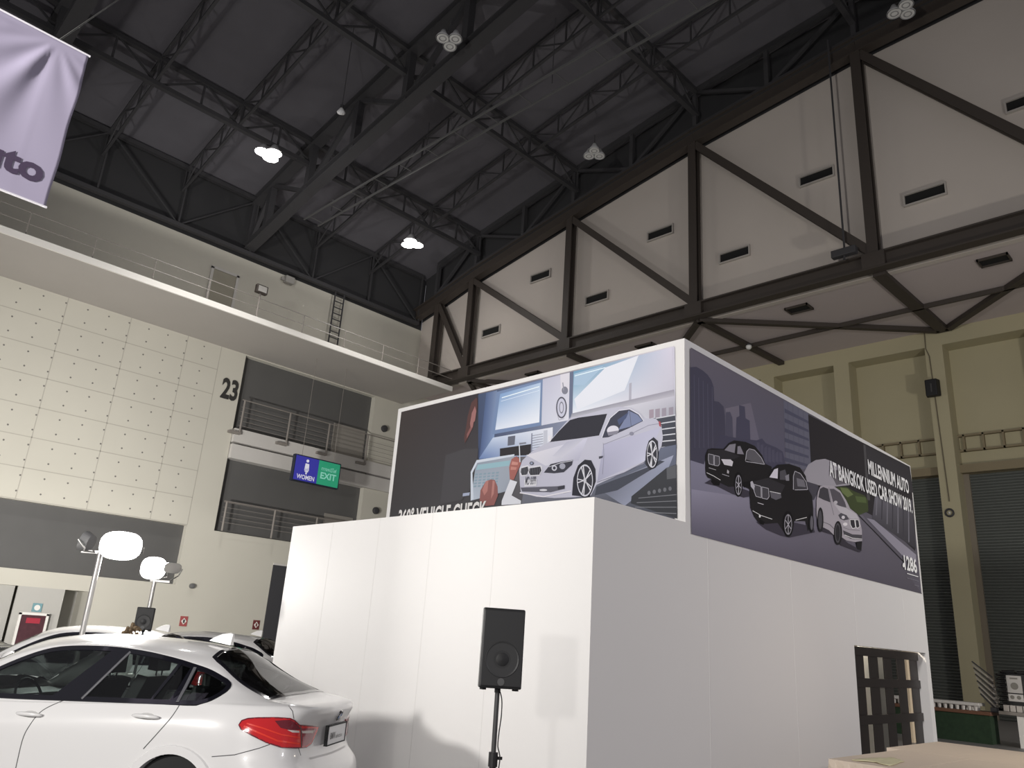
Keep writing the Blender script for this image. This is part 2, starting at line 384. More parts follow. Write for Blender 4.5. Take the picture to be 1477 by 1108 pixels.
# ------------------------------------------------------------------ details of the left wall
mb = MB(); o = thing('balcony', 'middle balcony slab with steel railing inside the grey recess right of the 23', 'balcony', (-38, 23, 10.3))
mb.box((XW-.36, 18.55, 11.1), (XW+.25, 27.48, 11.85)); mb.box((XW+.002, 27.48, 11.1), (XW+.25, 30.2, 11.85)); mb.build('parapet', concrete2, o)
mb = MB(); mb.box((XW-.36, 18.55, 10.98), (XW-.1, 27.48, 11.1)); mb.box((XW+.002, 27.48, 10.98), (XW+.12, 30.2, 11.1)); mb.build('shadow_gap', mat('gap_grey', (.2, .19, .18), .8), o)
mb = MB(); mb.box((XW-.36, 18.55, 10.2), (XW+.25, 27.48, 10.98)); mb.box((XW+.002, 27.48, 10.2), (XW+.25, 30.2, 10.98)); mb.build('slab', concrete2, o)
glassr = mat('rail_glass', (.35, .34, .32), .15, trans=0)
def balcony_rail(o, ztop, zbot, ys, feet, yend=27.4):
    for y in ys:
        mb = MB(); mb.tube([(XW+.4, y, zbot), (XW+.4, y, ztop)], .055, 8)
        if feet: mb.box((XW+.2, y-.6, zbot-.05), (XW+.46, y+.06, zbot+.09))
        mb.build('post', railm, o)
    mb = MB(); mb.tube([(XW+.4, 18.6, ztop), (XW+.4, yend, ztop)], .035, 8); mb.build('top_rail', railm, o)
    for k in range(5):
        mb = MB(); z = zbot+.45+k*.26; mb.tube([(XW+.4, 18.6, z), (XW+.4, yend, z)], .012, 5); mb.build('wire', railm, o)
balcony_rail(o, 13.45, 11.55, (18.75, 21.6, 24.25, 27.05, 29.8), True, 29.85)
o = thing('balcony', 'lowest balcony railing inside the grey recess, above the white lower wall', 'balcony', (-39.5, 23, 6.3)); balcony_rail(o, 7.85, 6.3, (18.75, 21.6, 24.3, 27.1), False)
mb = MB(); mb.box((XW-.38, 25.0, 11.85), (XW-.3, 27.3, 13.8)); struct(mb.build('door_1', mat('balcony_door', (.24, .225, .20), .7)))
mb = MB(); mb.box((XW-.38, 25.2, 6.3), (XW-.3, 27.2, 8.3)); struct(mb.build('door_2', MATS['balcony_door']))
# upper door on the walkway
o = struct(MB().build('door_3', dark)) if False else None
mb = MB(); mb.box((XW, 15.75, 16.45), (XW+.06, 17.1, 20.4)); struct(mb.build('door_3', mat('olive_door', (.30, .28, .22), .6)))
mb = MB()
for a, b in (((XW, 15.6, 16.45), (XW+.1, 15.75, 20.5)), ((XW, 17.1, 16.45), (XW+.1, 17.25, 20.5)), ((XW, 15.6, 20.4), (XW+.1, 17.25, 20.55))): mb.box(a, b)
struct(mb.build('trim_5', concrete2))
# big dark service doorway
mb = MB(); mb.box((XW, 22.2, 0), (XW+.05, 25.0, 4.95)); struct(mb.build('door_4', mat('dark_service_door', (.045, .045, .05), .6)))
mb = MB(); mb.box((XW, 25.0, 0), (XW+.08, 25.2, 5.05)); mb.box((XW, 22.2, 4.95), (XW+.08, 25.2, 5.05)); struct(mb.build('trim_6', concrete2))
# number 23
mb = MB()
a = onx(317.5, 568, XW); b = onx(341, 574, XW)
put_text(mb, '23', (XW+.04, a.y, 13.32), (0, b.y-a.y, 0), (0, 0, 1.2), .035)
tag(mb.build('wall_number', mat('black_paint', (.03, .028, .026), .6)), 'black painted number 23 on the pale concrete wall edge', 'number')
# hanging WOMEN / EXIT sign
o = thing('hanging_sign', 'blue and green WOMEN and EXIT sign hanging below the balcony slab', 'sign', (-37, 22.3, 9.2))
y0, y1, ym = 20.9, 23.68, 22.32; z0, z1 = 9.22, 10.53
mb = MB(); mb.box((-37.25, y0-.06, z0-.06), (-37.0, y1+.06, z1+.06)); mb.build('case', mat('sign_case', (.01, .015, .03), .5), o)
mb = MB(); mb.box((-37.0, y0, z0), (-36.985, ym, z1)); mb.build('blue_panel', mat('sign_blue', (.03, .03, .24), .4, emit=(.03, .03, .30), es=.35), o)
mb = MB(); mb.box((-37.0, ym, z0), (-36.985, y1, z1)); mb.build('green_panel', mat('sign_green', (.02, .22, .12), .4, emit=(.02, .30, .16), es=.35), o)
mb = MB(); put_text(mb, 'WOMEN', (-36.97, y0+.17, z0+.08), (0, 1.08, 0), (0, 0, .25), .02)
c = (-36.97, (y0+ym)/2, 0)
yc = (y0+ym)/2
mb.lathe((-36.98, yc, z1-.2), [(.085, 0), (.085, .01), (0, .01)], 16, (1, 0, 0))
pic = [(-.17, .88), (.17, .88), (.22, .50), (.14, .50), (.12, .66), (.17, .42), (.06, .42), (.05, .44-.02), (.05, .38), (-.05, .38), (-.05, .42), (-.17, .42), (-.12, .66), (-.14, .50), (-.22, .50)]
mb.face([(-36.97, yc+p*.66, z0+q+.08) for p, q in pic]); mb.face([(-36.97, yc-.045, z0+.38), (-36.97, yc+.045, z0+.38), (-36.97, yc+.045, z0+.5), (-36.97, yc-.045, z0+.5)])
mb.build('white_lettering', mat('sign_white', (.55, .55, .62), .5, emit=(.5, .5, .6), es=.35), o)
mb = MB(); put_text(mb, 'EXIT', (-36.97, ym+.18, z0+.33), (0, 1.0, 0), (0, 0, .36), .03); put_text(mb, 'ทางหนีไฟ', (-36.97, ym+.2, z0+.78), (0, .95, 0), (0, 0, .24), .012)
mb.build('pale_lettering', mat('sign_pale_green', (.2, .5, .4), .5, emit=(.2, .5, .4), es=.3), o)
for y in (21.3, 23.3):
    mb = MB(); mb.tube([(-37.12, y, z1+.05), (-37.12, y, 16.2)], .012, 5); mb.build('hanger', railm, o)
# ladder
o = thing('wall_ladder', 'dark steel ladder standing on the walkway up to the roof', 'ladder', (XW+.3, 23.7, 16.42))
for y in (23.35, 24.0): mb = MB(); mb.bar((XW+.35, y, 16.42), (XW+.35, y, 22.0), .07); mb.build('side_rail', steel, o)
for i in range(13): mb = MB(); z = 16.8+i*.4; mb.bar((XW+.35, 23.35, z), (XW+.35, 24.0, z), .05); mb.build('rung', steel, o)
# small flood on the walkway rail and wall box
o = thing('rail_floodlight', 'small dark floodlight standing on the walkway railing', 'floodlight', (-35.1, 16.4, 17.5))
mb = MB(); mb.tube([(-35.1, 16.4, 16.42), (-35.1, 16.4, 17.75)], .05, 6); mb.build('post', railm, o)
mb = MB(); mb.box((-35.2, 16.1, 17.75), (-34.95, 16.72, 18.2)); mb.build('housing', steel2, o, bevel=.03)
mb = MB(); mb.box((-34.95, 16.18, 17.82), (-34.93, 16.64, 18.13)); mb.build('glass', mat('flood_glass_off', (.35, .34, .32), .2), o)
mb = MB(); mb.box((XW, 19.95, 21.2), (XW+.35, 20.5, 21.62)); mb.box((XW, 19.75, 21.3), (XW+.2, 19.95, 21.5)); tag(mb.build('junction_box', mat('box_grey', (.3, .29, .27), .6), bevel=.02), 'small grey box high on the wall right of the olive door', 'box')
# round wall speakers, signs
def disc_thing(y, z, r, label, cat, m_, name):
    mb = MB(); mb.lathe((XW, y, z), [(r, 0), (r, .12), (r*.8, .2), (0, .22)], 18, (1, 0, 0)); tag(mb.build(name, m_, smooth=True, sharp=40), label, cat)
disc_thing(28.45, 14.2, .22, 'small round black wall speaker right of the upper grey recess', 'speaker', steel, 'wall_speaker')
disc_thing(28.55, 8.95, .22, 'small round black wall speaker just left of the booth poster', 'speaker', steel, 'wall_speaker')
disc_thing(17.87, 3.42, .13, 'small round grey wall speaker on the white lower wall', 'speaker', mat('grey_plastic', (.12, .12, .12), .5), 'wall_speaker')
for y, z, l in ((17.8, 1.7, 'small red square fire point sign under the grey wall speaker'), (21.75, 1.76, 'small dark red square fire point sign beside the dark service doorway')):
    o = thing('fire_sign', l, 'sign', (XW, y, z)); mb = MB(); mb.box((XW, y-.19, z-.24), (XW+.03, y+.19, z+.24)); mb.build('plate', mat('sign_red' if y < 20 else 'sign_dark_red', (.35, .08, .08) if y < 20 else (.14, .03, .03), .5), o)
    mb = MB(); mb.prism([(XW+.031, y-.14, z), (XW+.031, y, z-.16), (XW+.031, y+.14, z), (XW+.031, y, z+.16)], 0, (.01, 0, 0)); mb.build('white_diamond', whitepaint, o)
    mb = MB(); mb.prism([(XW+.045, y-.04, z-.08), (XW+.045, y+.04, z-.08), (XW+.045, y+.04, z+.08), (XW+.045, y-.04, z+.08)], 0, (.01, 0, 0)); mb.build('symbol', MATS['sign_dark_red'] if 'sign_dark_red' in MATS else steel, o)
# ground floor recess: framed red poster, blue sign
o = thing('framed_poster', 'tall framed dark red poster in the ground floor recess at the left', 'poster', (XW+.3, 11.0, 0))
mb = MB()
for a, b in (((XW+.2, 10.42, 0), (XW+.3, 10.52, 1.62)), ((XW+.2, 11.5, 0), (XW+.3, 11.6, 1.62)), ((XW+.2, 10.42, 1.54), (XW+.3, 11.6, 1.64))): mb.box(a, b)
mb.build('frame', whitepaint, o)
mb = MB(); mb.box((XW+.2, 10.52, .1), (XW+.26, 11.5, 1.54)); mb.build('print', mat('red_print', (.10, .035, .045), .4, noise=.3, scale=5), o)
mb = MB(); mb.box((XW+.262, 10.75, 1.2), (XW+.27, 11.3, 1.42)); mb.build('red_heading', mat('red_heading', (.35, .03, .05), .4), o)
o = thing('round_symbol_sign', 'small pale blue square sign with white disc above the red poster', 'sign', (XW, 11.1, 1.9)); mb = MB(); mb.box((XW-4, 10.9, 1.73), (XW-3.9, 11.3, 2.07))
mb = MB(); mb.box((XW+.0, 10.93, 1.68), (XW+.05, 11.31, 2.05)); mb.build('plate', mat('sign_teal', (.16, .30, .33), .5), o)
mb = MB(); mb.lathe((XW+.05, 11.12, 1.86), [(.12, 0), (.12, .01), (0, .01)], 16, (1, 0, 0)); mb.build('disc', whitepaint, o)
mb = MB(); mb.box((XW-.1, 10.2, 0), (XW+.0, 12.1, 2.72)); mb.box((XW-2, 12.1, 0), (XW-1.8, 13.2, 2.72)); mb.box((XW-.6, -14, 0), (XW-.5, 10.2, 2.72)); struct(mb.build('wall_ground_floor', mat('recess_grey', (.42, .41, .38), .8)))
# ------------------------------------------------------------------ pilaster items on the yellow wall
o = thing('wall_loudspeaker', 'black loudspeaker box mounted on the yellow pilaster', 'speaker', (-10.3, YF, 13.7))
mb = MB(); mb.prism([(-10.62, YF-.1, 13.75), (-10.0, YF-.1, 13.75), (-10.05, YF-.5, 13.72), (-10.55, YF-.5, 13.72)], 0, (0, 0, .8)); mb.build('cabinet', mat('speaker_black', (.008, .008, .009), .6), o, bevel=.04)
mb = MB(); mb.bar((-10.3, YF, 14.1), (-10.3, YF-.2, 14.1), .15); mb.build('bracket', steel, o)
mb = MB(); mb.box((-10.32, YF-.512, 13.9), (-10.26, YF-.5, 14.3)); mb.build('grille_mark', mat('grille_grey', (.05, .05, .05), .5), o)
mb = MB(); mb.tube([(-10.45, YF-.03, 17.0), (-10.47, YF-.03, 16.2), (-10.35, YF-.03, 15.8), (-10.3, YF-.03, 13.7), (-10.2, YF-.03, 8.9)], .025, 5); tag(mb.build('wall_cable', mat('cable_brown', (.14, .12, .08), .6)), 'thin cable running down the pilaster behind the loudspeaker', 'cable')
p = ony(1370, 740, YF)
o = thing('round_hook', 'small dark square ring fixed on the pilaster between the shutters', 'hook', (p.x, YF, p.z))
mb = MB(); mb.tube([(p.x+.16*cos(k*pi/6), YF-.05, p.z+.16*sin(k*pi/6)) for k in range(13)], .045, 6, False); mb.build('ring', steel, o)
mb = MB(); mb.sphere((p.x, YF-.05, p.z), .05, 8); mb.build('centre', whitepaint, o)
# ------------------------------------------------------------------ ceiling lamps
shade = mat('lamp_reflector', (.55, .55, .55), .35, noise=.05)
lampoff = mat('lamp_glass_off', (.70, .70, .68), .3)
lampon = mat('lamp_glass_lit', (1, 1, 1), .3, emit=(1, .97, .92), es=55)
def cluster(x, y, z, label, on, rot=0, r=.26):
    o = thing('lamp_cluster', label, 'ceiling lamp', (x, y, z), 0, 'triple round high-bay ceiling lamps')
    mb = MB(); mb.tube([(x, y, z+.5), (x, y, zc(x)+.3)], .03, 6); mb.build('hanger_rod', steel, o)
    mb = MB()
    for k in range(3): mb.bar((x, y, z+.5), (x+.30*cos(rot+k*2.094), y+.30*sin(rot+k*2.094), z+.45), .04)
    mb.build('spider_bracket', steel, o)
    for k in range(3):
        cx, cy = x+.30*cos(rot+k*2.094), y+.30*sin(rot+k*2.094)
        mb = MB(); mb.lathe((cx, cy, z), [(r, 0), (r*1.02, .02), (r*.9, .1), (r*.55, .25), (r*.3, .42), (0, .45)], 24); h = mb.build('reflector', shade, o, smooth=True, sharp=50)
        mb = MB(); mb.lathe((cx, cy, z+.012), [(0, 0), (r*.86, 0)], 24); mb.build('lamp_face', lampon if on else lampoff, h)
        if not on:
            mb = MB(); mb.lathe((cx, cy, z), [(r*.5, 0), (r*.55, -.01), (r*.42, -.01), (r*.4, 0)], 20); mb.build('inner_ring', mat('lamp_ring', (.3, .3, .3), .4), h)
def at_z(px, py, z): d = ray(px, py); return EYE+d*((z-EYE.z)/d.z)
for px, py, z, l, on, rot in ((388, 223, 23.0, 'glowing triple ceiling lamp nearest the hanging banner', True, .3), (594, 352, 22.9, 'glowing triple ceiling lamp above the left wall corner', True, 1.2),
                      (648, 60, 25.2, 'unlit triple round white ceiling lamp at top middle near the small hanging lamp', False, .25), (857, 223, 25.2, 'unlit triple round white ceiling lamp left of the gable girder', False, 1.2), (1302, 16, 26.7, 'unlit triple round white ceiling lamp at the top right', False, 1.25)):
    p = at_z(px, py, z); cluster(p.x, p.y, z, l, on, rot, .29 if not on else .37)
    if on:
        ld = bpy.data.lights.new('high_bay', 'SPOT'); ld.energy = 2500; ld.color = (1, .97, .93); ld.shadow_soft_size = .3; ld.spot_size = radians(95); ld.spot_blend = .6
        lo = bpy.data.objects.new('high_bay', ld); COL.objects.link(lo); lo.location = (p.x, p.y, z-.35)
        ld = bpy.data.lights.new('high_bay_glow', 'POINT'); ld.energy = 260; ld.color = (1, .97, .97); ld.shadow_soft_size = .3
        lo = bpy.data.objects.new('high_bay_glow', ld); COL.objects.link(lo); lo.location = (p.x, p.y, z-.4)
# small hanging lamp on a cable
p = at_z(492, 162, 24.5); q = V((p.x, p.y, zc(p.x)+1.5))
o = thing('pendant_lamp', 'small white lamp hanging on a thin cable from the dark ceiling', 'lamp', (p.x, p.y, 24.3))
mb = MB(); mb.tube([p+V((0, 0, .35)), at_z(513, 22, 29.0)], .02, 5); mb.build('cable', steel, o)
mb = MB(); mb.tube([p+V((0, 0, .05)), p+V((0, 0, .4))], .09, 8); mb.build('socket', steel, o)
mb = MB(); mb.lathe(p, [(0, -.12), (.16, -.08), (.2, 0), (.12, .12), (.06, .2)], 16, (.3, -.2, 1)); mb.build('lamp_shade', mat('lamp_white', (.7, .7, .7), .4), o, smooth=True)
# flood panel on rod before the gable wall
a = ony(1197, 100, 29.3); b = ony(1218, 360, 29.3)
o = thing('hanging_floodlight', 'black flat floodlight hanging on a long thin rod before the gable wall', 'floodlight', (b.x, 29.3, b.z-.4))
mb = MB(); mb.tube([(a.x, 29.3, zc(a.x)+1), (b.x, 29.3, b.z)], .045, 6); mb.build('rod', steel, o)
mb = MB(); mb.box((b.x-.5, 29.1, b.z-.32), (b.x+.5, 29.4, b.z)); mb.build('panel', steel, o, bevel=.03)
mb = MB(); mb.tube([(b.x, 29.3, b.z), (b.x, 29.2, b.z-.5)], .05, 6); mb.build('yoke', steel, o)
p = at_z(1080, 499, 16.8)
o = thing('dome_camera', 'small white dome camera under the straight ceiling brace near the booth corner', 'camera', (p.x, p.y, 16.6)); mb = MB(); mb.sphere((p.x, p.y, 16.75), .15, 10); mb.build('dome', lampoff, o, smooth=True)
mb = MB(); mb.lathe((p.x, p.y, 16.8), [(.16, 0), (.16, .08), (0, .08)], 14); mb.build('base', steel, o)
# ------------------------------------------------------------------ exhibition booth
BX0, BX1, BY0, BYU, BY1, BZ1, BZ2 = -11.95, -5.49, 6.89, 8.79, 17.82, 3.37, 5.94
boothm = mat('booth_white', (.78, .765, .75), .6, noise=.01, scale=.6)
o_b = thing('exhibition_booth', 'large white two-level exhibition booth with car posters round its upper storey', 'booth', ((BX0+BX1)/2, (BY0+BY1)/2, 0))
T = .12
mb = MB(); mb.box((BX0, BY0, 0), (BX1, BY0+T, BZ1)); mb.build('lower_front_wall', boothm, o_b)
mb = MB(); mb.box((BX0, BY0+T, 0), (BX0+T, BY1, BZ1)); mb.build('lower_left_wall', boothm, o_b)
DY0, DY1, DZ = 14.03, 17.6, 2.075
mb = MB()
mb.box((BX1-T, BY0+T, 0), (BX1, DY0, BZ1)); mb.box((BX1-T, DY0, DZ), (BX1, BY1, BZ1)); mb.box((BX1-.2, DY1, 0), (BX1, BY1, DZ))
mb.box((BX1-T, BYU, BZ1), (BX1, BY1, BZ2))
mb.build('right_wall', boothm, o_b)
mb = MB(); mb.box((BX0+T, BY0+T, BZ1-.05), (BX1-T, BYU, BZ1)); mb.build('lower_roof', boothm, o_b)
mb = MB(); mb.box((BX0, BYU, BZ1-.05), (BX1-T, BYU+T, BZ2)); mb.build('upper_front_wall', boothm, o_b)
mb = MB(); mb.box((BX0, BYU+T, BZ1), (BX0+T, BY1, BZ2)); mb.box((BX0+T, BY1-T, 2.3), (BX1-T, BY1, BZ2)); mb.build('upper_rear_walls', boothm, o_b)
mb = MB(); mb.box((BX0+T, BYU+T, BZ2-.1), (BX1-T, BY1-T, BZ2-.03)); mb.build('upper_roof', boothm, o_b)
# faint panel seams on the booth skin (real gaps between the boards)
seam = mat('board_seam', (.73, .715, .70), .7)
for y in (9.33, 11.77, 14.2, 16.6): mb = MB(); mb.box((BX1, y-.004, 0), (BX1+.0015, y+.004, BZ1-.14 if y < 14 else BZ1-.14)) if y < 14 else mb.box((BX1, y-.004, DZ+.02), (BX1+.0015, y+.004, BZ1-.14)); mb.build('board_seam', seam, o_b)
for x in (-10.73, -9.5, -8.3, -7.06): mb = MB(); mb.box((x-.003, BY0-.0015, 0), (x+.003, BY0, BZ1)); mb.build('board_seam', seam, o_b)
# doorway screen of dark planks
LX = -5.66
o = thing('plank_screen', 'dark brown screen of upright planks and crossbars standing in the booth doorway', 'screen', (LX, 15.8, 0))
wood = mat('dark_brown_wood', (.018, .012, .010), .45, noise=.15, scale=6)
W0, W1 = DY0+.0, DY1-.004
e = [ony(0, 0, 1)] and None
e_ = [onx(1217+q/6.157, 941, LX).y for q in (70, 172, 218, 297, 347, 415, 462, 533, 577, 652)]
ys = [(e_[0], e_[1]), (e_[2], e_[3]), (e_[4], e_[5]), (e_[6], e_[7]), (e_[8], DY1-.002)]
W0 = e_[0]
for a, b in ys:
    mb = MB(); mb.box((LX-.016, a, 0), (LX, b, 2.06)); mb.build('upright_plank', wood, o, bevel=.004)
for z in (.05, .88, 1.48, 2.0):
    mb = MB(); mb.box((LX+.001, W0, z-.08), (LX+.03, W1, z+.07)); mb.build('crossbar', wood, o, bevel=.004)
# things inside seen through the slots
gy = lambda q, x: onx(1217+q/6.157, 960, x).y
mb = MB(); mb.box((-7.6, gy(525, -7.6), 0), (-7.5, gy(612, -7.6), 2.2)); tag(mb.build('inner_partition', mat('cream_board', (.80, .66, .48), .6)), 'warm cream board standing behind the booth, seen through the last screen slot', 'board')
mb = MB(); mb.box((-6.55, gy(130, -6.55), 0), (-6.5, gy(236, -6.55), 2.3)); tag(mb.build('inner_partition', mat('grey_board', (.80, .80, .76), .6)), 'pale grey board inside the booth seen through the first screen slot', 'partition')
mb = MB(); mb.box((-6.2, gy(280, -6.2), 0), (-6.15, gy(362, -6.2), 2.3)); tag(mb.build('inner_partition', mat('dull_board', (.16, .16, .155), .6)), 'dull dark grey board inside the booth seen through the second screen slot', 'partition')
ld = bpy.data.lights.new('booth_inside_lamp', 'POINT'); ld.energy = 210; ld.shadow_soft_size = .2; ld.color = (1, .9, .75); lo = bpy.data.objects.new('booth_inside_lamp', ld); COL.objects.link(lo); lo.location = (-6.4, 16.2, 2.9)
# ------------------------------------------------------------------ printed posters
pm = print_mat('poster_ink')
class Art:
    """flat printed sheet: every shape is traced in the frame (px, py) and lies on the sheet"""
    def __init__(s, proj, conv, white, n): s.proj, s.conv, s.white, s.n = proj, conv, white, V(n); s.mb = MB(); s.k = 0
    def P(s, p): return V(s.proj(*p))+s.n*(.004+.0002*s.k)
    def c(s, rgb):
        g = sum(rgb)/3; return alb([g+(v-g)*.72 for v in rgb], s.white, .78)
    def poly(s, pts, rgb, f=lambda a, b: (a, b), up=True):
        if up: s.k += 1
        s.mb.face([s.P(f(*p)) for p in pts], s.c(rgb))
    def grad(s, q, cs, n=8, f=lambda a, b: (a, b)):
        """q TL TR BR BL, colours at the same corners"""
        s.k += 1
        L = lambda a, b, t: tuple(a[i]+(b[i]-a[i])*t for i in range(len(a)))
        def at(u, v): return L(L(q[0], q[1], u), L(q[3], q[2], u), v)
        def co(u, v): return s.c(L(L(cs[0], cs[1], u), L(cs[3], cs[2], u), v))
        for i in range(n):
            for j in range(n):
                uv = [(i/n, j/n), ((i+1)/n, j/n), ((i+1)/n, (j+1)/n), (i/n, (j+1)/n)]
                s.mb.face([s.P(f(*at(*a))) for a in uv], tuple(co(*a) for a in uv))
    def line(s, pts, w, rgb, f=lambda a, b: (a, b), up=True):
        if up: s.k += 1
        pts = [f(*p) for p in pts]
        for a, b in zip(pts, pts[1:]):
            dx, dy = b[0]-a[0], b[1]-a[1]; L = hypot(dx, dy) or 1; nx, ny = -dy/L*w/2, dx/L*w/2
            s.mb.face([s.P((a[0]+nx, a[1]+ny)), s.P((b[0]+nx, b[1]+ny)), s.P((b[0]-nx, b[1]-ny)), s.P((a[0]-nx, a[1]-ny))], s.c(rgb))
    def ell(s, c, rx, ry, rgb, f=lambda a, b: (a, b), rot=0, n=24, up=True):
        s.poly([(c[0]+rx*cos(t)*cos(rot)-ry*sin(t)*sin(rot), c[1]+rx*cos(t)*sin(rot)+ry*sin(t)*cos(rot)) for t in [2*pi*i/n for i in range(n)]], rgb, f, up)
    def text(s, txt, bl, br, h, rgb, bold=.03):
        """baseline from bl to br on the sheet (frame points), cap height h metres"""
        s.k += 1; a, b = s.P(bl), s.P(br); vs, fs = text_poly(txt, bold); i = len(s.mb.v)
        s.mb.c = s.c(rgb); s.mb.mesh([a+(b-a)*u+V((0, 0, h))*v for u, v in vs], fs); s.mb.c = (1, 1, 1)
a5 = lambda x, y: (560+x/3.959, 480+y/3.957)
a6 = lambda x, y: (760+x/3.958, 480+y/3.957)
# ---- left poster (workshop scene)
PX0, PX1, PZ0, PZ1 = -11.84, -5.66, 3.2, 5.86
A = Art(lambda x, y: ony(x, y, BYU-.006), None, 218, (0, -1, 0))
def pc(x, z):  # plane point -> frame
    d = V((x, BYU, z))-EYE; k = FPX/d.dot(FWD); return (738.5+d.dot(RIGHT)*k, 554-d.dot(UP)*k)
TL, TR, BR, BL = pc(PX0, PZ1), pc(PX1, PZ1), pc(PX1, PZ0), pc(PX0, PZ0)
A.grad((TL, TR, BR, BL), ((70, 60, 58), (205, 200, 215), (62, 64, 72), (78, 78, 82)), 10)
ML = lambda t: (TL[0]+(TR[0]-TL[0])*t, TL[1]+(TR[1]-TL[1])*t); MBt = lambda t: (BL[0]+(BR[0]-BL[0])*t, BL[1]+(BR[1]-BL[1])*t)
A.grad((TL, a5(520, 345), MBt(.46), BL), ((66, 58, 56), (58, 54, 60), (80, 80, 84), (62, 62, 66)), 10)
A.grad((a5(515, 352), a6(845, 82), a6(852, 640), a5(515, 720)), ((62, 78, 112), (196, 192, 212), (205, 208, 222), (58, 72, 110)), 14)
A.grad((a5(560, 345), a5(622, 330), a5(600, 720), a5(520, 735)), ((70, 92, 140), (110, 130, 170), (120, 150, 200), (70, 90, 140)), 6)
# window one
A.poly([a5(622, 338), a6(92, 268), a6(82, 530), a5(592, 582)], (104, 130, 176))
A.grad((a5(640, 350), a6(80, 285), a6(72, 512), a5(612, 556)), ((110, 150, 205), (165, 190, 222), (222, 226, 236), (205, 214, 232)), 8)
A.line([a5(650, 372), a6(72, 308)], 1.2, (225, 235, 245)); A.line([a5(645, 392), a6(72, 330)], .6, (215, 225, 240))
# wall between windows, hanging reel
A.grad((a6(92, 266), a6(246, 228), a6(240, 500), a6(84, 530)), ((176, 178, 202), (190, 190, 210), (205, 206, 220), (190, 194, 214)), 6)
A.poly([a6(192, 240), a6(246, 228), a6(243, 330), a6(196, 345)], (205, 202, 214)); A.ell((218, 330), 18, 22, (120, 122, 140), a6); A.line([a6(206, 285), a6(212, 330)], 1.6, (140, 140, 155))
A.ell((199, 428), 31, 62, (84, 84, 102), a6); A.ell((199, 428), 24, 53, (185, 186, 208), a6); A.ell((199, 428), 13, 34, (110, 112, 130), a6); A.ell((199, 428), 9, 27, (190, 190, 210), a6)
A.line([a6(170, 450), a6(185, 500), a6(215, 490)], .8, (150, 150, 170))
# window two
A.poly([a6(246, 226), a6(272, 220), a6(262, 478), a6(242, 484)], (98, 108, 138))
A.grad((a6(268, 222), a6(832, 84), a6(842, 332), a6(262, 470)), ((92, 150, 190), (202, 196, 216), (186, 184, 202), (222, 224, 234)), 12)
A.poly([a6(272, 236), a6(440, 190), a6(330, 300), a6(270, 300)], (150, 182, 212)); A.line([a6(274, 248), a6(450, 200)], 1.2, (215, 232, 240)); A.poly([a6(450, 200), a6(640, 130), a6(560, 330), a6(290, 440), a6(272, 380)], (212, 216, 228))
A.poly([a6(586, 290), a6(600, 286), a6(598, 385), a6(584, 388)], (165, 164, 182))
A.grad((a6(258, 462), a6(842, 325), a6(845, 366), a6(250, 492)), ((140, 142, 158), (150, 146, 164), (180, 178, 192), (176, 176, 190)), 8)
A.grad((a6(250, 488), a6(845, 362), a6(852, 478), a6(690, 500)), ((206, 208, 220), (186, 184, 200), (150, 152, 168), (200, 200, 214)), 8)
# bench clutter at the right
for x in (700, 735, 772, 812): A.poly([a6(x, 430+(800-x)*.12), a6(x+26, 425+(800-x)*.12), a6(x+26, 485), a6(x, 492)], (135+x % 40, 138, 155), up=x == 700)
A.grad((a6(690, 496), a6(848, 468), a6(856, 660), a6(760, 700)), ((80, 84, 98), (70, 74, 88), (60, 62, 72), (60, 62, 74)), 6)
for k in range(6): A.line([a6(738-k*3, 490+k*34), a6(850, 470+k*36)], 1.6, (196, 198, 208), up=k == 0)
# bench left of the car
A.grad((a5(600, 600), a6(150, 540), a6(150, 700), a5(520, 720)), ((180, 196, 222), (212, 214, 226), (200, 204, 218), (90, 120, 180)), 8)
A.poly([a5(640, 662), a5(820, 636), a5(820, 700), a5(640, 706)], (52, 50, 54)); A.poly([a5(686, 594), a5(728, 588), a5(724, 640), a5(684, 646)], (96, 100, 118))
for k in range(7): A.line([a6(30, 590+k*14), a6(95, 578+k*14)], .8, (120, 124, 145), up=k == 0)
A.poly([a6(28, 575), a6(34, 574), a6(32, 700), a6(24, 700)], (120, 124, 150)); A.poly([a6(98, 560), a6(120, 556), a6(118, 640), a6(96, 650)], (180, 184, 200))
# floor
A.grad((a6(0, 800), a6(856, 640), BR, MBt(.45)), ((120, 124, 142), (96, 104, 130), (64, 66, 74), (84, 84, 92)), 10)
A.grad((a6(400, 885), a6(840, 700), a6(800, 800), a6(560, 990)), ((92, 96, 112), (150, 156, 184), (124, 132, 160), (140, 146, 172)), 6)
A.poly([a6(400, 880), a6(690, 770), a6(760, 730), a6(790, 735), a6(520, 900), a6(390, 930)], (66, 70, 84))
# tool trolley lower right
A.poly([a6(800, 772), a6(856, 752), a6(860, 1062), a6(596, 975), a6(600, 935)], (58, 60, 66)); A.poly([a6(800, 772), a6(856, 755), a6(857, 830), a6(802, 838)], (88, 90, 96))
for k in range(4): A.line([a6(640-k*10, 945+k*26), a6(858, 925+k*36)], 1.0, (120, 122, 130), up=k == 0)
for k in range(5): A.ell((700+k*30, 915-k*6), 9, 12, (104, 106, 114), a6, up=k == 0)
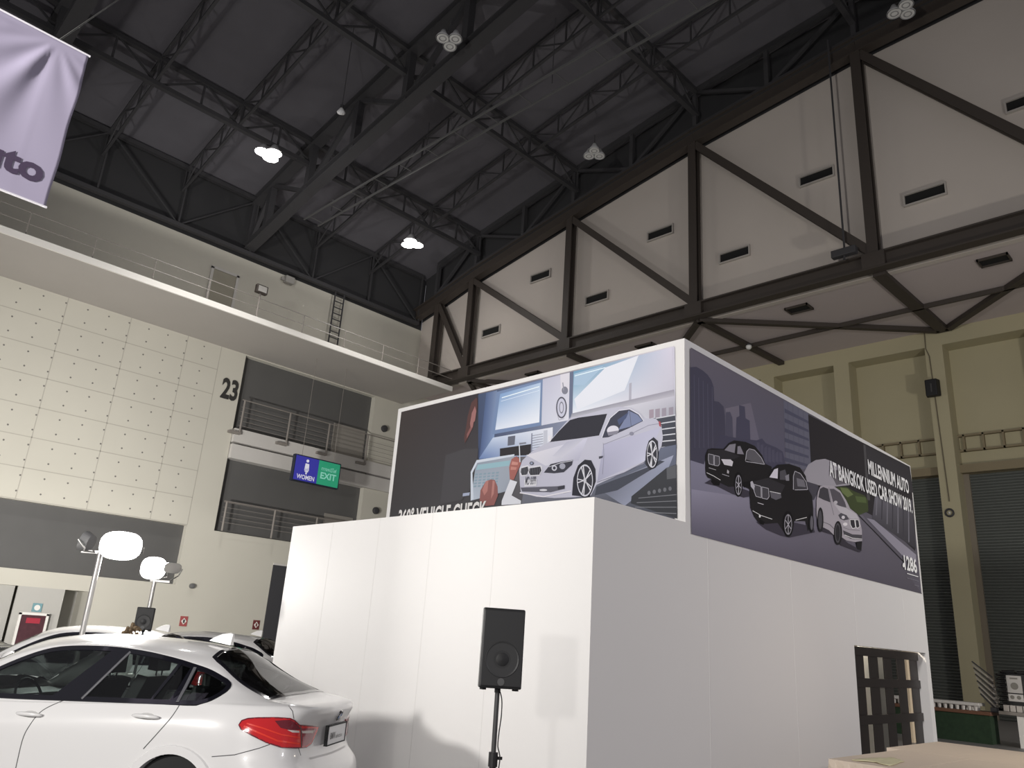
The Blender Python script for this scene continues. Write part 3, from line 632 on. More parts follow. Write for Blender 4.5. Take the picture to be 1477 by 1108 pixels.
# man, hands and notebook
A.poly([a5(505, 372), a5(512, 380), a5(512, 430), a5(506, 455), a5(500, 500), a5(492, 512), a5(488, 540), a5(470, 552), a5(468, 580), a5(452, 612), a5(440, 632), a5(436, 600), a5(448, 540), a5(456, 480), a5(478, 400)], (92, 60, 58))
A.poly([a5(498, 420), a5(506, 450), a5(498, 505), a5(490, 512), a5(486, 540), a5(474, 548), a5(470, 520), a5(480, 460)], (158, 100, 98))
A.poly([a5(470, 545), a5(486, 541), a5(466, 580), a5(452, 606), a5(452, 580)], (138, 84, 82))
A.poly([a5(440, 664), a5(518, 662), a5(512, 726), a5(470, 900), a5(420, 960), a5(300, 980), a5(330, 700)], (72, 70, 74))
A.grad((a5(506, 732), a5(722, 700), a5(700, 900), a5(474, 960)), ((126, 140, 160), (150, 158, 172), (140, 150, 168), (170, 182, 200)), 8)
A.poly([a5(508, 728), a5(724, 694), a5(722, 706), a5(512, 744), a5(484, 802), a5(490, 950), a5(474, 960), a5(474, 796)], (190, 200, 216))
A.poly([a5(515, 755), a5(700, 730), a5(692, 760), a5(505, 785)], (130, 175, 190))
for r in range(5):
    for c_ in range(6): A.poly([a5(500+c_*24-r*2, 806+r*17-c_*2), a5(516+c_*24-r*2, 804+r*17-c_*2), a5(514+c_*24-r*2, 814+r*17-c_*2), a5(498+c_*24-r*2, 816+r*17-c_*2)], (122, 150, 168), up=(r == 0 and c_ == 0))
A.poly([a5(430, 918), a5(470, 912), a5(466, 930), a5(428, 935)], (150, 160, 190))
A.poly([a5(530, 900), a5(560, 850), a5(590, 838), a5(612, 842), a5(628, 880), a5(630, 930), a5(608, 985), a5(560, 990), a5(525, 960)], (150, 88, 84))
A.poly([a5(560, 850), a5(576, 842), a5(570, 905), a5(552, 930), a5(540, 900)], (182, 112, 104)); A.poly([a5(600, 845), a5(612, 848), a5(606, 920), a5(590, 950)], (182, 116, 108))
A.poly([a5(700, 840), a5(740, 852), a5(708, 930), a5(762, 960), a5(760, 978), a5(650, 985), a5(652, 960)], (206, 208, 218))
A.poly([a5(708, 722), a5(736, 706), a5(752, 722), a5(762, 748), a5(742, 790), a5(720, 842), a5(698, 838), a5(694, 770)], (168, 92, 84)); A.poly([a5(712, 735), a5(746, 742), a5(742, 756), a5(706, 755)], (200, 128, 116)); A.poly([a5(704, 765), a5(738, 770), a5(732, 784), a5(702, 784)], (196, 122, 110))
A.line([a5(752, 640), a5(756, 740)], 1.3, (206, 210, 222)); A.poly([a5(752, 630), a5(790, 626), a5(792, 634), a5(752, 640)], (120, 124, 140))
# ---- the silver car
b6 = a6
A.poly([a6(-22, 730), a6(20, 690), a6(60, 660), a6(130, 625), a6(185, 560), a6(245, 492), a6(330, 470), a6(440, 440), a6(530, 424), a6(600, 430), a6(640, 452), a6(676, 490), a6(740, 492), a6(772, 530), a6(780, 600), a6(772, 650), a6(750, 690), a6(690, 700), a6(670, 748), a6(400, 870), a6(370, 930), a6(280, 940), a6(160, 945), a6(60, 938), a6(-30, 915), a6(-36, 870), a6(-40, 780)], (178, 178, 198))
A.grad((a6(0, 700), a6(350, 602), a6(300, 730), a6(110, 760)), ((206, 204, 214), (190, 190, 212), (168, 168, 192), (196, 196, 210)), 5)
A.grad((a6(230, 625), a6(330, 606), a6(205, 715), a6(150, 705)), ((166, 168, 192), (182, 182, 200), (190, 190, 206), (186, 186, 204)), 4)
A.grad((a6(440, 640), a6(770, 540), a6(680, 730), a6(405, 850)), ((168, 168, 198), (176, 176, 204), (184, 186, 212), (150, 150, 178)), 6)
A.poly([a6(132, 626), a6(190, 560), a6(250, 500), a6(300, 486), a6(462, 464), a6(442, 520), a6(416, 588), a6(300, 605)], (52, 52, 62))
A.poly([a6(432, 602), a6(452, 545), a6(480, 490), a6(530, 448), a6(590, 440), a6(640, 468), a6(668, 505), a6(590, 545), a6(470, 598)], (64, 66, 84))
A.poly([a6(584, 446), a6(636, 470), a6(664, 504), a6(594, 538), a6(526, 556), a6(560, 500)], (112, 124, 164)); A.poly([a6(520, 500), a6(585, 455), a6(570, 490), a6(530, 530)], (70, 82, 122))
A.line([a6(432, 602), a6(452, 545), a6(480, 488), a6(530, 444), a6(592, 436), a6(644, 466), a6(672, 506)], .8, (215, 215, 228)); A.line([a6(590, 442), a6(600, 540)], .6, (90, 92, 110))
A.ell((495, 558), 34, 26, (204, 202, 216), a6, rot=-.2); A.poly([a6(462, 570), a6(526, 560), a6(520, 580), a6(470, 590)], (128, 126, 144)); A.ell((134, 606), 10, 18, (214, 212, 222), a6)
A.line([a6(440, 640), a6(600, 578), a6(700, 530), a6(765, 520)], .7, (136, 136, 160)); A.ell((602, 578), 13, 11, (130, 130, 152), a6); A.line([a6(440, 630), a6(444, 700), a6(436, 810)], .5, (130, 130, 150)); A.poly([a6(415, 708), a6(440, 704), a6(436, 716), a6(416, 722)], (70, 70, 84))
A.line([a6(405, 855), a6(560, 800), a6(676, 740)], 1.0, (120, 120, 140)); A.poly([a6(756, 505), a6(768, 512), a6(770, 540), a6(760, 535)], (180, 70, 80))
def wheel(c, rx, ry, tread):
    A.ell(c, rx+tread, ry+tread*1.2, (44, 44, 52), a6); A.ell(c, rx, ry, (190, 190, 204), a6); A.ell(c, rx*.9, ry*.9, (56, 56, 66), a6)
    A.k += 1
    for k in range(5):
        for d in (-.13, .13):
            t = k*2*pi/5+.6; t1 = t+d
            A.line([a6(c[0]+rx*.14*cos(t), c[1]+ry*.14*sin(t)), a6(c[0]+rx*.93*cos(t1), c[1]+ry*.93*sin(t1))], 1.3, (206, 206, 216), up=False)
    A.ell(c, rx*.18, ry*.18, (190, 190, 200), a6)
A.poly([a6(262, 930), a6(270, 830), a6(296, 760), a6(335, 726), a6(372, 730), a6(396, 780), a6(398, 850), a6(380, 900), a6(360, 940)], (48, 48, 58)); wheel((336, 845), 46, 92, 6)
A.poly([a6(680, 750), a6(684, 680), a6(700, 620), a6(728, 598), a6(752, 620), a6(756, 690), a6(740, 770), a6(705, 785)], (54, 54, 64)); wheel((720, 695), 30, 78, 5)
A.poly([a6(102, 800), a6(140, 752), a6(200, 738), a6(268, 728), a6(262, 756), a6(215, 798), a6(160, 804)], (62, 62, 74)); A.ell((162, 774), 15, 16, (185, 186, 200), a6); A.ell((208, 764), 17, 17, (150, 152, 170), a6); A.ell((162, 774), 8, 9, (60, 60, 72), a6); A.line([a6(130, 768), a6(200, 744), a6(266, 732)], .8, (200, 202, 214))
for cx, w_ in ((52, 40), (-8, 28)):
    A.poly([a6(cx-w_, 800), a6(cx-w_+4, 772), a6(cx-w_+14, 764), a6(cx+w_-8, 758), a6(cx+w_+2, 766), a6(cx+w_, 790), a6(cx+w_-14, 818), a6(cx-w_+10, 822)], (200, 200, 210)); A.poly([a6(cx-w_+6, 798), a6(cx-w_+9, 776), a6(cx+w_-10, 766), a6(cx+w_-4, 788), a6(cx+w_-16, 812), a6(cx-w_+13, 815)], (50, 50, 58))
    for k in range(5): A.line([a6(cx-w_*.6+k*w_*.3, 772), a6(cx-w_*.58+k*w_*.3, 812)], .5, (120, 120, 132), up=k == 0)
A.ell((33, 747), 12, 10, (70, 72, 84), a6); A.ell((33, 747), 7, 6, (140, 150, 180), a6)
A.poly([a6(-8, 842), a6(62, 838), a6(60, 876), a6(-8, 880)], (206, 206, 214)); A.text('MD 6699', a6(-4, 872), a6(56, 870), .14, (90, 92, 104), .02)
A.poly([a6(-30, 886), a6(180, 878), a6(220, 872), a6(222, 892), a6(140, 912), a6(-20, 908)], (92, 92, 106)); A.ell((100, 900), 22, 6, (200, 200, 210), a6)
A.line([a6(-34, 915), a6(100, 938), a6(260, 905)], 1.6, (215, 212, 220)); A.poly([a6(182, 882), a6(222, 874), a6(220, 892), a6(184, 898)], (60, 60, 70))
# lettering cut off by the lower roof edge
p0 = ony(576, 748.5, BYU); 
A.text('360° VEHICLE CHECK', pc(p0.x, 3.64), pc(ony(703, 739, BYU).x, 3.64), .30, (215, 212, 210), .03)
po = thing('poster', 'wide poster of a silver car in a workshop on the booth front', 'poster', (PX0, BYU, PZ0))
mb = MB(); mb.box((PX0, BYU-.005, PZ0), (PX1, BYU-.001, PZ1)); mb.build('sheet', mat('poster_sheet', (.3, .3, .3), .6), po)
pr = A.mb.build('printed_picture', pm, po, ink=True)
# ---- right poster (city at night with three cars)
a7 = lambda x, y: (985+x/3.695, 500+y/3.693)
a8 = lambda x, y: (1130+x/3.695, 570+y/3.693)
QY0, QY1, QZ0, QZ1 = 8.95, 17.72, 3.235, 5.85
A = Art(lambda x, y: onx(x, y, BX1+.006), None, 168, (1, 0, 0))
def qc(y, z):
    d = V((BX1, y, z))-EYE; k = FPX/d.dot(FWD); return (738.5+d.dot(RIGHT)*k, 554-d.dot(UP)*k)
TL, TR, BR, BL = qc(QY0, QZ1), qc(QY1, QZ1), qc(QY1, QZ0), qc(QY0, QZ0)
A.grad((TL, TR, BR, BL), ((84, 78, 90), (60, 58, 64), (72, 68, 80), (100, 96, 116)), 10)
A.grad((a7(36, 10), a7(538, 285), a7(542, 600), a7(40, 600)), ((88, 82, 94), (78, 74, 86), (74, 72, 92), (70, 70, 88)), 10)
A.grad((a7(225, 330), a7(360, 300), a7(420, 560), a7(240, 520)), ((96, 90, 104), (92, 86, 100), (90, 86, 104), (84, 80, 98)), 5)
# road
A.grad((a7(38, 600), a8(150, 440), a8(740, 1060), a7(44, 998)), ((112, 110, 132), (120, 116, 132), (66, 62, 72), (96, 92, 112)), 12)
A.grad((a7(44, 760), a8(420, 640), a8(736, 1055), a7(44, 998)), ((124, 120, 142), (84, 80, 92), (64, 60, 70), (84, 80, 98)), 12)
# skyline
A.poly([a7(36, 110), a7(70, 108), a7(100, 125), a7(130, 150), a7(150, 180), a7(162, 215), a7(165, 290), a7(190, 295), a7(215, 320), a7(222, 370), a7(224, 470), a7(200, 540), a7(130, 560), a7(110, 628), a7(38, 606)], (58, 56, 74))
for k in range(5): A.line([a7(58+k*24, 150+k*16), a7(62+k*24, 540)], .9, (70, 68, 88), up=k == 0)
A.poly([a7(228, 350), a7(250, 348), a7(262, 380), a7(266, 500), a7(225, 520)], (66, 64, 82)); A.poly([a7(298, 312), a7(328, 320), a7(332, 382), a7(354, 395), a7(358, 505), a7(330, 515), a7(280, 505), a7(284, 378), a7(300, 370)], (60, 58, 78)); A.poly([a7(160, 560), a7(200, 470), a7(300, 490), a7(390, 500), a7(420, 490), a7(440, 515), a7(500, 540), a7(530, 560), a7(548, 640), a7(430, 650), a7(240, 620)], (58, 56, 76))
for k in range(7): A.poly([a7(392+k*20, 510+k*9+(k % 3)*6), a7(406+k*20, 512+k*9), a7(408+k*20, 620), a7(392+k*20, 612)], (66, 64, 84), up=k == 0)
A.poly([a7(534, 285), a7(666, 355), a7(682, 640), a7(640, 655), a7(548, 640)], (80, 80, 96))
for k in range(6): A.poly([a7(540+0*k, 330+k*52), a7(668, 398+k*46), a7(670, 412+k*46), a7(541, 352+k*52)], (62, 62, 82), up=k == 0)
for k in range(4): A.line([a7(556+k*28, 300+k*15), a7(566+k*26, 640)], .5, (66, 66, 84), up=k == 0)
A.poly([a8(130, 104), a8(672, 382), a8(700, 700), a8(700, 830), a8(560, 700), a8(470, 640), a8(160, 480), a8(146, 400)], (36, 33, 36))
A.poly([a8(424, 262), a8(436, 268), a8(460, 560), a8(444, 560)], (62, 60, 62)); A.grad((a8(436, 268), a8(672, 384), a8(690, 520), a8(460, 500)), ((44, 42, 46), (40, 38, 42), (44, 42, 46), (50, 48, 52)), 4)
A.poly([a8(106, 415), a8(130, 370), a8(170, 346), a8(220, 340), a8(262, 356), a8(300, 390), a8(330, 440), a8(350, 480), a8(250, 490), a8(180, 480), a8(120, 470)], (128, 124, 132)); A.poly([a8(240, 400), a8(300, 400), a8(340, 470), a8(280, 480)], (84, 80, 86))
A.poly([a8(104, 455), a8(180, 478), a8(190, 500), a8(160, 560), a8(120, 545)], (58, 56, 66))
A.poly([a8(280, 490), a8(330, 488), a8(372, 512), a8(430, 535), a8(448, 560), a8(450, 620), a8(400, 640), a8(350, 600), a8(310, 540)], (52, 62, 32)); A.poly([a8(300, 492), a8(340, 498), a8(370, 530), a8(340, 545), a8(310, 520)], (86, 100, 52)); A.poly([a8(380, 538), a8(436, 545), a8(440, 575), a8(390, 570)], (68, 84, 42))
A.grad((a8(486, 534), a8(684, 560), a8(704, 820), a8(470, 660)), ((86, 84, 94), (62, 60, 68), (46, 44, 50), (60, 58, 66)), 8)
for k in range(7): A.line([a8(496+k*28, 545+k*6), a8(492+k*29, 640+k*24)], 1.4, (48, 46, 54) if k % 2 else (92, 90, 100), up=k < 2)
A.poly([a8(440, 655), a8(480, 665), a8(704, 850), a8(706, 890), a8(636, 860), a8(520, 740)], (112, 108, 122)); A.line([a8(398, 640), a8(500, 745), a8(640, 890)], 1.4, (30, 28, 32))
def suv(f, body, glass, trim, P):
    for k, (kind, pts, c) in enumerate(P):
        c = dict(b=body, g=glass, t=trim).get(c, c)
        if kind == 'p': A.poly([f(*p) for p in pts], c)
        elif kind == 'l': A.line([f(*p) for p in pts], .8, c)
        elif kind == 'e': A.ell(pts[0], pts[1][0], pts[1][1], c, f)
BK, BK2, GL, CH = (26, 24, 26), (44, 42, 46), (112, 108, 118), (150, 148, 156)
# first black car
suv(a7, BK, GL, CH, [('p', [(112, 728), (180, 745), (260, 785), (320, 805), (350, 800), (350, 770), (240, 730), (150, 705)], (50, 46, 58)),
 ('p', [(116, 640), (116, 580), (128, 548), (150, 542), (214, 545), (240, 515), (270, 500), (330, 508), (380, 530), (420, 580), (436, 625), (470, 640), (470, 680), (440, 720), (350, 760), (318, 745), (240, 748), (170, 715), (130, 700), (118, 680)], 'b'),
 ('p', [(150, 700), (196, 722), (190, 742), (160, 738), (146, 720)], (14, 13, 15)), ('p', [(130, 552), (214, 550), (300, 585), (270, 600), (200, 598), (132, 575)], (38, 36, 40)),
 ('p', [(218, 552), (246, 522), (278, 518), (272, 568)], 'g'), ('p', [(288, 532), (302, 530), (322, 575), (286, 572)], 'g'), ('p', [(330, 600), (336, 560), (350, 546), (376, 552), (412, 590), (430, 626), (380, 618)], (78, 76, 82)), ('l', [(330, 608), (336, 560), (350, 545), (378, 552), (414, 592), (432, 628), (330, 612)], 'b' if False else CH),
 ('p', [(132, 572), (160, 578), (160, 632), (136, 625), (130, 600)], (66, 64, 70)), ('p', [(164, 580), (190, 586), (192, 625), (184, 636), (164, 634)], (66, 64, 70)), ('l', [(132, 572), (160, 578), (160, 632), (136, 625), (131, 600), (132, 572)], CH), ('l', [(164, 580), (190, 586), (192, 625), (184, 636), (164, 634), (164, 580)], CH),
 ('p', [(200, 600), (250, 602), (264, 614), (258, 638), (216, 630)], (176, 172, 178)), ('l', [(122, 672), (160, 690), (196, 712)], (190, 186, 192)), ('l', [(205, 680), (242, 692)], (140, 138, 146)), ('l', [(134, 646), (172, 658)], (150, 148, 154)), ('p', [(232, 655), (242, 665), (240, 678), (230, 674)], (150, 146, 150)),
 ('e', [(292, 735), (23, 66)], (16, 15, 17)), ('e', [(292, 738), (17, 54)], (120, 118, 128)), ('e', [(292, 738), (14, 47)], (30, 28, 32)), ('l', [(292, 690), (292, 786)], (160, 158, 166)), ('l', [(279, 720), (305, 756)], (160, 158, 166)), ('l', [(305, 720), (279, 756)], (160, 158, 166)), ('p', [(320, 725), (350, 715), (350, 745), (322, 752)], (16, 15, 17))])
# second black car
suv(a7, BK, GL, CH, [('p', [(388, 935), (440, 975), (520, 1008), (565, 1018), (700, 990), (690, 960), (600, 940), (460, 920)], (50, 46, 58)),
 ('p', [(352, 800), (350, 745), (362, 715), (400, 702), (452, 695), (474, 650), (500, 630), (560, 625), (620, 645), (650, 690), (664, 760), (685, 800), (690, 860), (690, 940), (660, 985), (650, 930), (590, 930), (575, 1000), (540, 1000), (500, 940), (440, 945), (400, 940), (375, 905), (356, 860)], 'b'),
 ('p', [(372, 720), (450, 700), (540, 740), (520, 780), (440, 775), (374, 745)], (40, 38, 42)), ('p', [(456, 697), (482, 655), (502, 648), (500, 704)], (176, 172, 182)), ('p', [(512, 665), (540, 655), (556, 712), (512, 710)], (66, 64, 70)), ('p', [(540, 690), (560, 680), (562, 715), (545, 715)], (110, 108, 116)),
 ('p', [(580, 762), (584, 690), (592, 668), (620, 680), (650, 725), (658, 765), (620, 768)], (52, 50, 56)), ('l', [(584, 762), (584, 690), (592, 664), (622, 678), (652, 722), (660, 762), (590, 764)], CH), ('p', [(600, 700), (640, 712), (650, 750), (606, 745)], (92, 90, 98)),
 ('p', [(374, 735), (410, 745), (412, 806), (384, 798), (374, 770)], (60, 58, 64)), ('p', [(415, 748), (450, 756), (454, 800), (444, 814), (416, 808)], (60, 58, 64)), ('l', [(374, 735), (410, 745), (412, 806), (384, 798), (374, 770), (374, 735)], CH), ('l', [(415, 748), (450, 756), (454, 800), (444, 814), (416, 808), (415, 748)], CH),
 ('p', [(354, 722), (364, 716), (378, 745), (372, 765), (356, 745)], (150, 148, 156)), ('p', [(458, 772), (516, 784), (520, 806), (490, 818), (464, 806)], (78, 76, 84)), ('l', [(458, 772), (516, 784)], (190, 188, 196)), ('l', [(366, 875), (410, 900), (470, 920)], (190, 186, 192)), ('l', [(392, 832), (424, 842)], (170, 168, 174)), ('l', [(595, 925), (655, 910)], (190, 186, 192)), ('e', [(404, 904), (5, 8)], (200, 196, 200)), ('p', [(405, 920), (430, 935), (424, 950), (404, 945)], (12, 11, 13)),
 ('e', [(555, 945), (28, 70)], (16, 15, 17)), ('e', [(555, 948), (21, 55)], (112, 110, 118)), ('e', [(555, 948), (17, 48)], (30, 28, 32)), ('l', [(555, 898), (555, 998)], (150, 148, 156)), ('l', [(540, 925), (570, 972)], (150, 148, 156)), ('l', [(570, 925), (540, 972)], (150, 148, 156)), ('e', [(678, 940), (14, 52)], (20, 19, 22)), ('e', [(680, 940), (8, 38)], (80, 78, 86))])
# silver car
WB, WG = (136, 130, 138), (54, 52, 58)
suv(a8, WB, WG, (190, 186, 192), [('p', [(178, 720), (260, 745), (300, 800), (400, 838), (412, 828), (340, 790), (280, 740), (210, 705)], (46, 42, 52)),
 ('p', [(170, 640), (170, 560), (178, 515), (190, 486), (212, 480), (260, 484), (296, 510), (328, 560), (350, 606), (384, 632), (400, 660), (412, 720), (414, 780), (392, 786), (330, 775), (300, 755), (262, 745), (236, 720), (200, 702), (176, 670)], 'b'),
 ('p', [(180, 545), (188, 500), (206, 490), (232, 500), (244, 572), (210, 560)], 'g'), ('p', [(240, 500), (262, 500), (296, 522), (322, 572), (330, 600), (292, 592), (258, 570)], (70, 66, 74)), ('l', [(236, 490), (246, 575), (262, 640)], (100, 96, 104)), ('e', [(272, 572), (10, 9)], (150, 146, 152)),
 ('p', [(262, 580), (330, 604), (380, 634), (396, 660), (352, 658), (300, 630)], (150, 146, 152)), ('p', [(286, 640), (300, 628), (330, 640), (344, 662), (316, 668), (296, 660)], (64, 62, 70)), ('e', [(312, 652), (9, 9)], (170, 166, 172)),
 ('p', [(348, 664), (372, 664), (378, 706), (362, 712), (350, 690)], (42, 40, 46)), ('p', [(376, 664), (394, 666), (400, 700), (390, 710), (380, 700)], (42, 40, 46)), ('l', [(348, 664), (372, 664), (378, 706), (362, 712), (350, 690), (348, 664)], (190, 186, 192)), ('l', [(376, 664), (394, 666), (400, 700), (390, 710), (380, 704), (376, 664)], (190, 186, 192)),
 ('p', [(310, 720), (360, 742), (412, 745), (412, 772), (350, 765), (316, 745)], (60, 58, 64)), ('l', [(318, 745), (360, 762), (412, 768)], (196, 192, 198)), ('l', [(312, 705), (340, 716), (400, 722)], (100, 96, 102)), ('l', [(176, 665), (240, 690), (262, 712)], (84, 80, 88)), ('e', [(322, 688), (12, 9)], (180, 176, 180)),
 ('e', [(284, 735), (22, 64)], (26, 25, 28)), ('e', [(282, 735), (15, 52)], (66, 64, 70)), ('e', [(282, 735), (11, 44)], (36, 35, 39)), ('e', [(190, 665), (16, 66)], (30, 29, 32)), ('e', [(188, 665), (10, 50)], (64, 62, 68)), ('p', [(380, 782), (412, 778), (408, 826), (388, 822)], (26, 25, 28))])
WT = (188, 184, 190)
A.text('MILLENNIUM AUTO', qc(onx(1250, 670, BX1).y, 5.26), qc(17.5, 5.26), .30, WT, .03)
A.text('AT BANGKOK USED CAR SHOW 2019.', qc(onx(1193, 660, BX1).y, 4.86), qc(17.58, 4.86), .30, WT, .03)
A.text('1286', qc(onx(1303, 820, BX1).y, 3.62), qc(17.52, 3.62), .30, WT, .03)
A.ell(a8(634, 906), 1.6, 3.2, WT); A.line([qc(16.9, 3.56), qc(17.55, 3.56)], 1.0, WT)
for a_, b_, z_ in ((16.88, 17.58, 3.47), (17.25, 17.58, 3.37)):
    n_ = int((b_-a_)/.035)
    for k in range(n_): y_ = a_+k*.035; A.line([qc(y_, z_), qc(y_+.024, z_)], .75, (112, 110, 120) if k % 4 else (92, 90, 100), up=k == 0)
po = thing('poster', 'dark wide poster of two black cars and a silver car on the booth side wall', 'poster', (BX1, QY0, QZ0))
mb = MB(); mb.box((BX1+.001, QY0, QZ0), (BX1+.005, QY1, QZ1)); mb.build('sheet', MATS['poster_sheet'], po)
A.mb.build('printed_picture', pm, po, ink=True)
# ------------------------------------------------------------------ car (s = distance from the rear end, v = toward the near side, z up)
def cr(p, n):
    """Catmull-Rom through a list of tuples, n steps per span"""
    out = []
    for i in range(len(p)-1):
        a, b, c, d = p[max(i-1, 0)], p[i], p[i+1], p[min(i+2, len(p)-1)]
        for k in range(n):
            t = k/n; out.append(tuple(.5*((2*b[j])+(-a[j]+c[j])*t+(2*a[j]-5*b[j]+4*c[j]-d[j])*t*t+(-a[j]+3*b[j]-3*c[j]+d[j])*t**3) for j in range(len(b))))
    out.append(tuple(p[-1])); return out
def interp(x, pts):
    for (a, b), (c, d) in zip(pts, pts[1:]):
        if x <= c: return b+(d-b)*max(0, (x-a)/(c-a))
    return pts[-1][1]
beltz = [(0, 1.10), (.5, 1.10), (1.05, 1.085), (2.1, 1.03), (2.9, .985), (3.6, .96), (4.3, .86), (4.67, .70)]
topz = [(.9, 1.26), (1.1, 1.325), (1.4, 1.40), (1.74, 1.455), (2.1, 1.475), (2.6, 1.45), (2.95, 1.34), (3.3, 1.17), (3.6, 1.0), (4.3, .90), (4.67, .73)]
spz = [(1.2, 1.52), (1.4, 1.55), (1.9, 1.582), (2.4, 1.585), (2.8, 1.55), (3.1, 1.47), (3.5, 1.22), (3.75, 1.06), (4.2, .98), (4.6, .80)]
wid = [(0, .70), (.5, .91), (.9, .94), (2.5, .94), (3.6, .94), (4.2, .90), (4.5, .80), (4.67, .62)]
def side_col(s, sb=None):
    w = interp(s, wid); bz = interp(s, beltz); tz = interp(s, topz); sz_ = interp(s, spz)
    wt = interp(s, [(.8, .60), (1.2, .635), (2.0, .665), (2.9, .64), (3.3, .68), (3.7, .74), (4.3, .70), (4.67, .5)])
    if s > 3.6: tz = bz+.03
    return [(s, w-.05, .26), (s, w-.01, .36), (s, w-.005, .58), (s, w+.0, .78), (s, w-.012, bz-.13), (s, w-.06, bz-.015), (s, w-.085, bz+.02),
            (s, w-.085+(wt-w+.085)*.5, bz+(tz-bz)*.52), (s, wt, tz), (s, wt-.05, tz+(sz_-tz)*.30), (s, wt-.17, tz+(sz_-tz)*.62), (s, wt*.42, tz+(sz_-tz)*.92), (s, 0, sz_)]
cols = [side_col(s) for s in (4.64, 4.5, 4.2, 3.9, 3.6, 3.3, 3.0, 2.7, 2.4, 2.1, 1.8, 1.5, 1.25)]
#          sill             bumper           .58            .78            lamp mid        shoulder        deck inner      glass mid       glass top     ...
cols += [
 [(1.00, .89, .26), (1.00, .93, .36), (1.00, .935, .58), (1.00, .94, .78), (1.00, .928, .955), (1.00, .875, 1.075), (1.00, .845, 1.115), (1.02, .75, 1.20), (1.06, .63, 1.325), (1.10, .57, 1.385), (1.13, .45, 1.445), (1.18, .25, 1.505), (1.22, 0, 1.53)],
 [(.72, .88, .26), (.72, .925, .36), (.72, .93, .58), (.72, .925, .78), (.74, .91, .95), (.76, .86, 1.085), (.78, .82, 1.125), (.84, .72, 1.20), (.93, .63, 1.29), (1.00, .56, 1.355), (1.08, .43, 1.43), (1.15, .22, 1.495), (1.20, 0, 1.525)],
 [(.45, .83, .27), (.43, .89, .38), (.44, .895, .58), (.50, .875, .74), (.53, .86, .95), (.54, .815, 1.09), (.58, .775, 1.125), (.66, .69, 1.175), (.80, .60, 1.25), (.90, .53, 1.315), (1.01, .40, 1.39), (1.12, .20, 1.48), (1.19, 0, 1.52)],
 [(.27, .75, .29), (.22, .80, .40), (.23, .81, .58), (.31, .785, .72), (.36, .77, .95), (.36, .74, 1.09), (.42, .71, 1.13), (.54, .64, 1.16), (.70, .56, 1.225), (.83, .49, 1.29), (.96, .36, 1.37), (1.10, .17, 1.47), (1.18, 0, 1.52)],
 [(.17, .60, .30), (.10, .66, .42), (.11, .67, .58), (.21, .65, .72), (.235, .64, .94), (.20, .62, 1.08), (.27, .60, 1.125), (.44, .55, 1.145), (.62, .48, 1.215), (.77, .41, 1.28), (.92, .30, 1.36), (1.08, .14, 1.46), (1.175, 0, 1.52)],
 [(.12, .42, .30), (.045, .46, .42), (.055, .47, .58), (.17, .46, .72), (.175, .45, .93), (.12, .44, 1.075), (.19, .43, 1.12), (.39, .39, 1.145), (.58, .34, 1.215), (.74, .29, 1.28), (.90, .21, 1.36), (1.07, .10, 1.46), (1.17, 0, 1.52)],
 [(.10, .2, .30), (.015, .23, .42), (.025, .23, .58), (.15, .22, .72), (.15, .22, .925), (.085, .22, 1.07), (.155, .21, 1.12), (.37, .19, 1.145), (.56, .17, 1.215), (.73, .14, 1.28), (.895, .10, 1.36), (1.065, .05, 1.46), (1.17, 0, 1.52)],
 [(.10, 0, .30), (.01, 0, .42), (.02, 0, .58), (.145, 0, .72), (.145, 0, .92), (.08, 0, 1.07), (.15, 0, 1.12), (.365, 0, 1.145), (.555, 0, 1.215), (.73, 0, 1.28), (.893, 0, 1.36), (1.063, 0, 1.46), (1.169, 0, 1.52)]]
NC, NR = 7, 7
g1 = [cr(c, NR) for c in cols]                                  # along each column
rows = list(zip(*g1)); g2 = [cr(r, NC) for r in rows]           # along each row
grid = [[V((p[0], max(0, p[1]), p[2])) for p in r] for r in g2]
nr, nc = len(grid), len(grid[0])
vs = [p for r in grid for p in r]; n0 = len(vs)
vs += [V((p.x, -p.y, p.z)) for p in vs[:n0]]
quads = []
for i in range(nr-1):
    for j in range(nc-1):
        q = (i*nc+j, i*nc+j+1, (i+1)*nc+j+1, (i+1)*nc+j)
        quads.append(q); quads.append(tuple(a+n0 for a in q)[::-1])
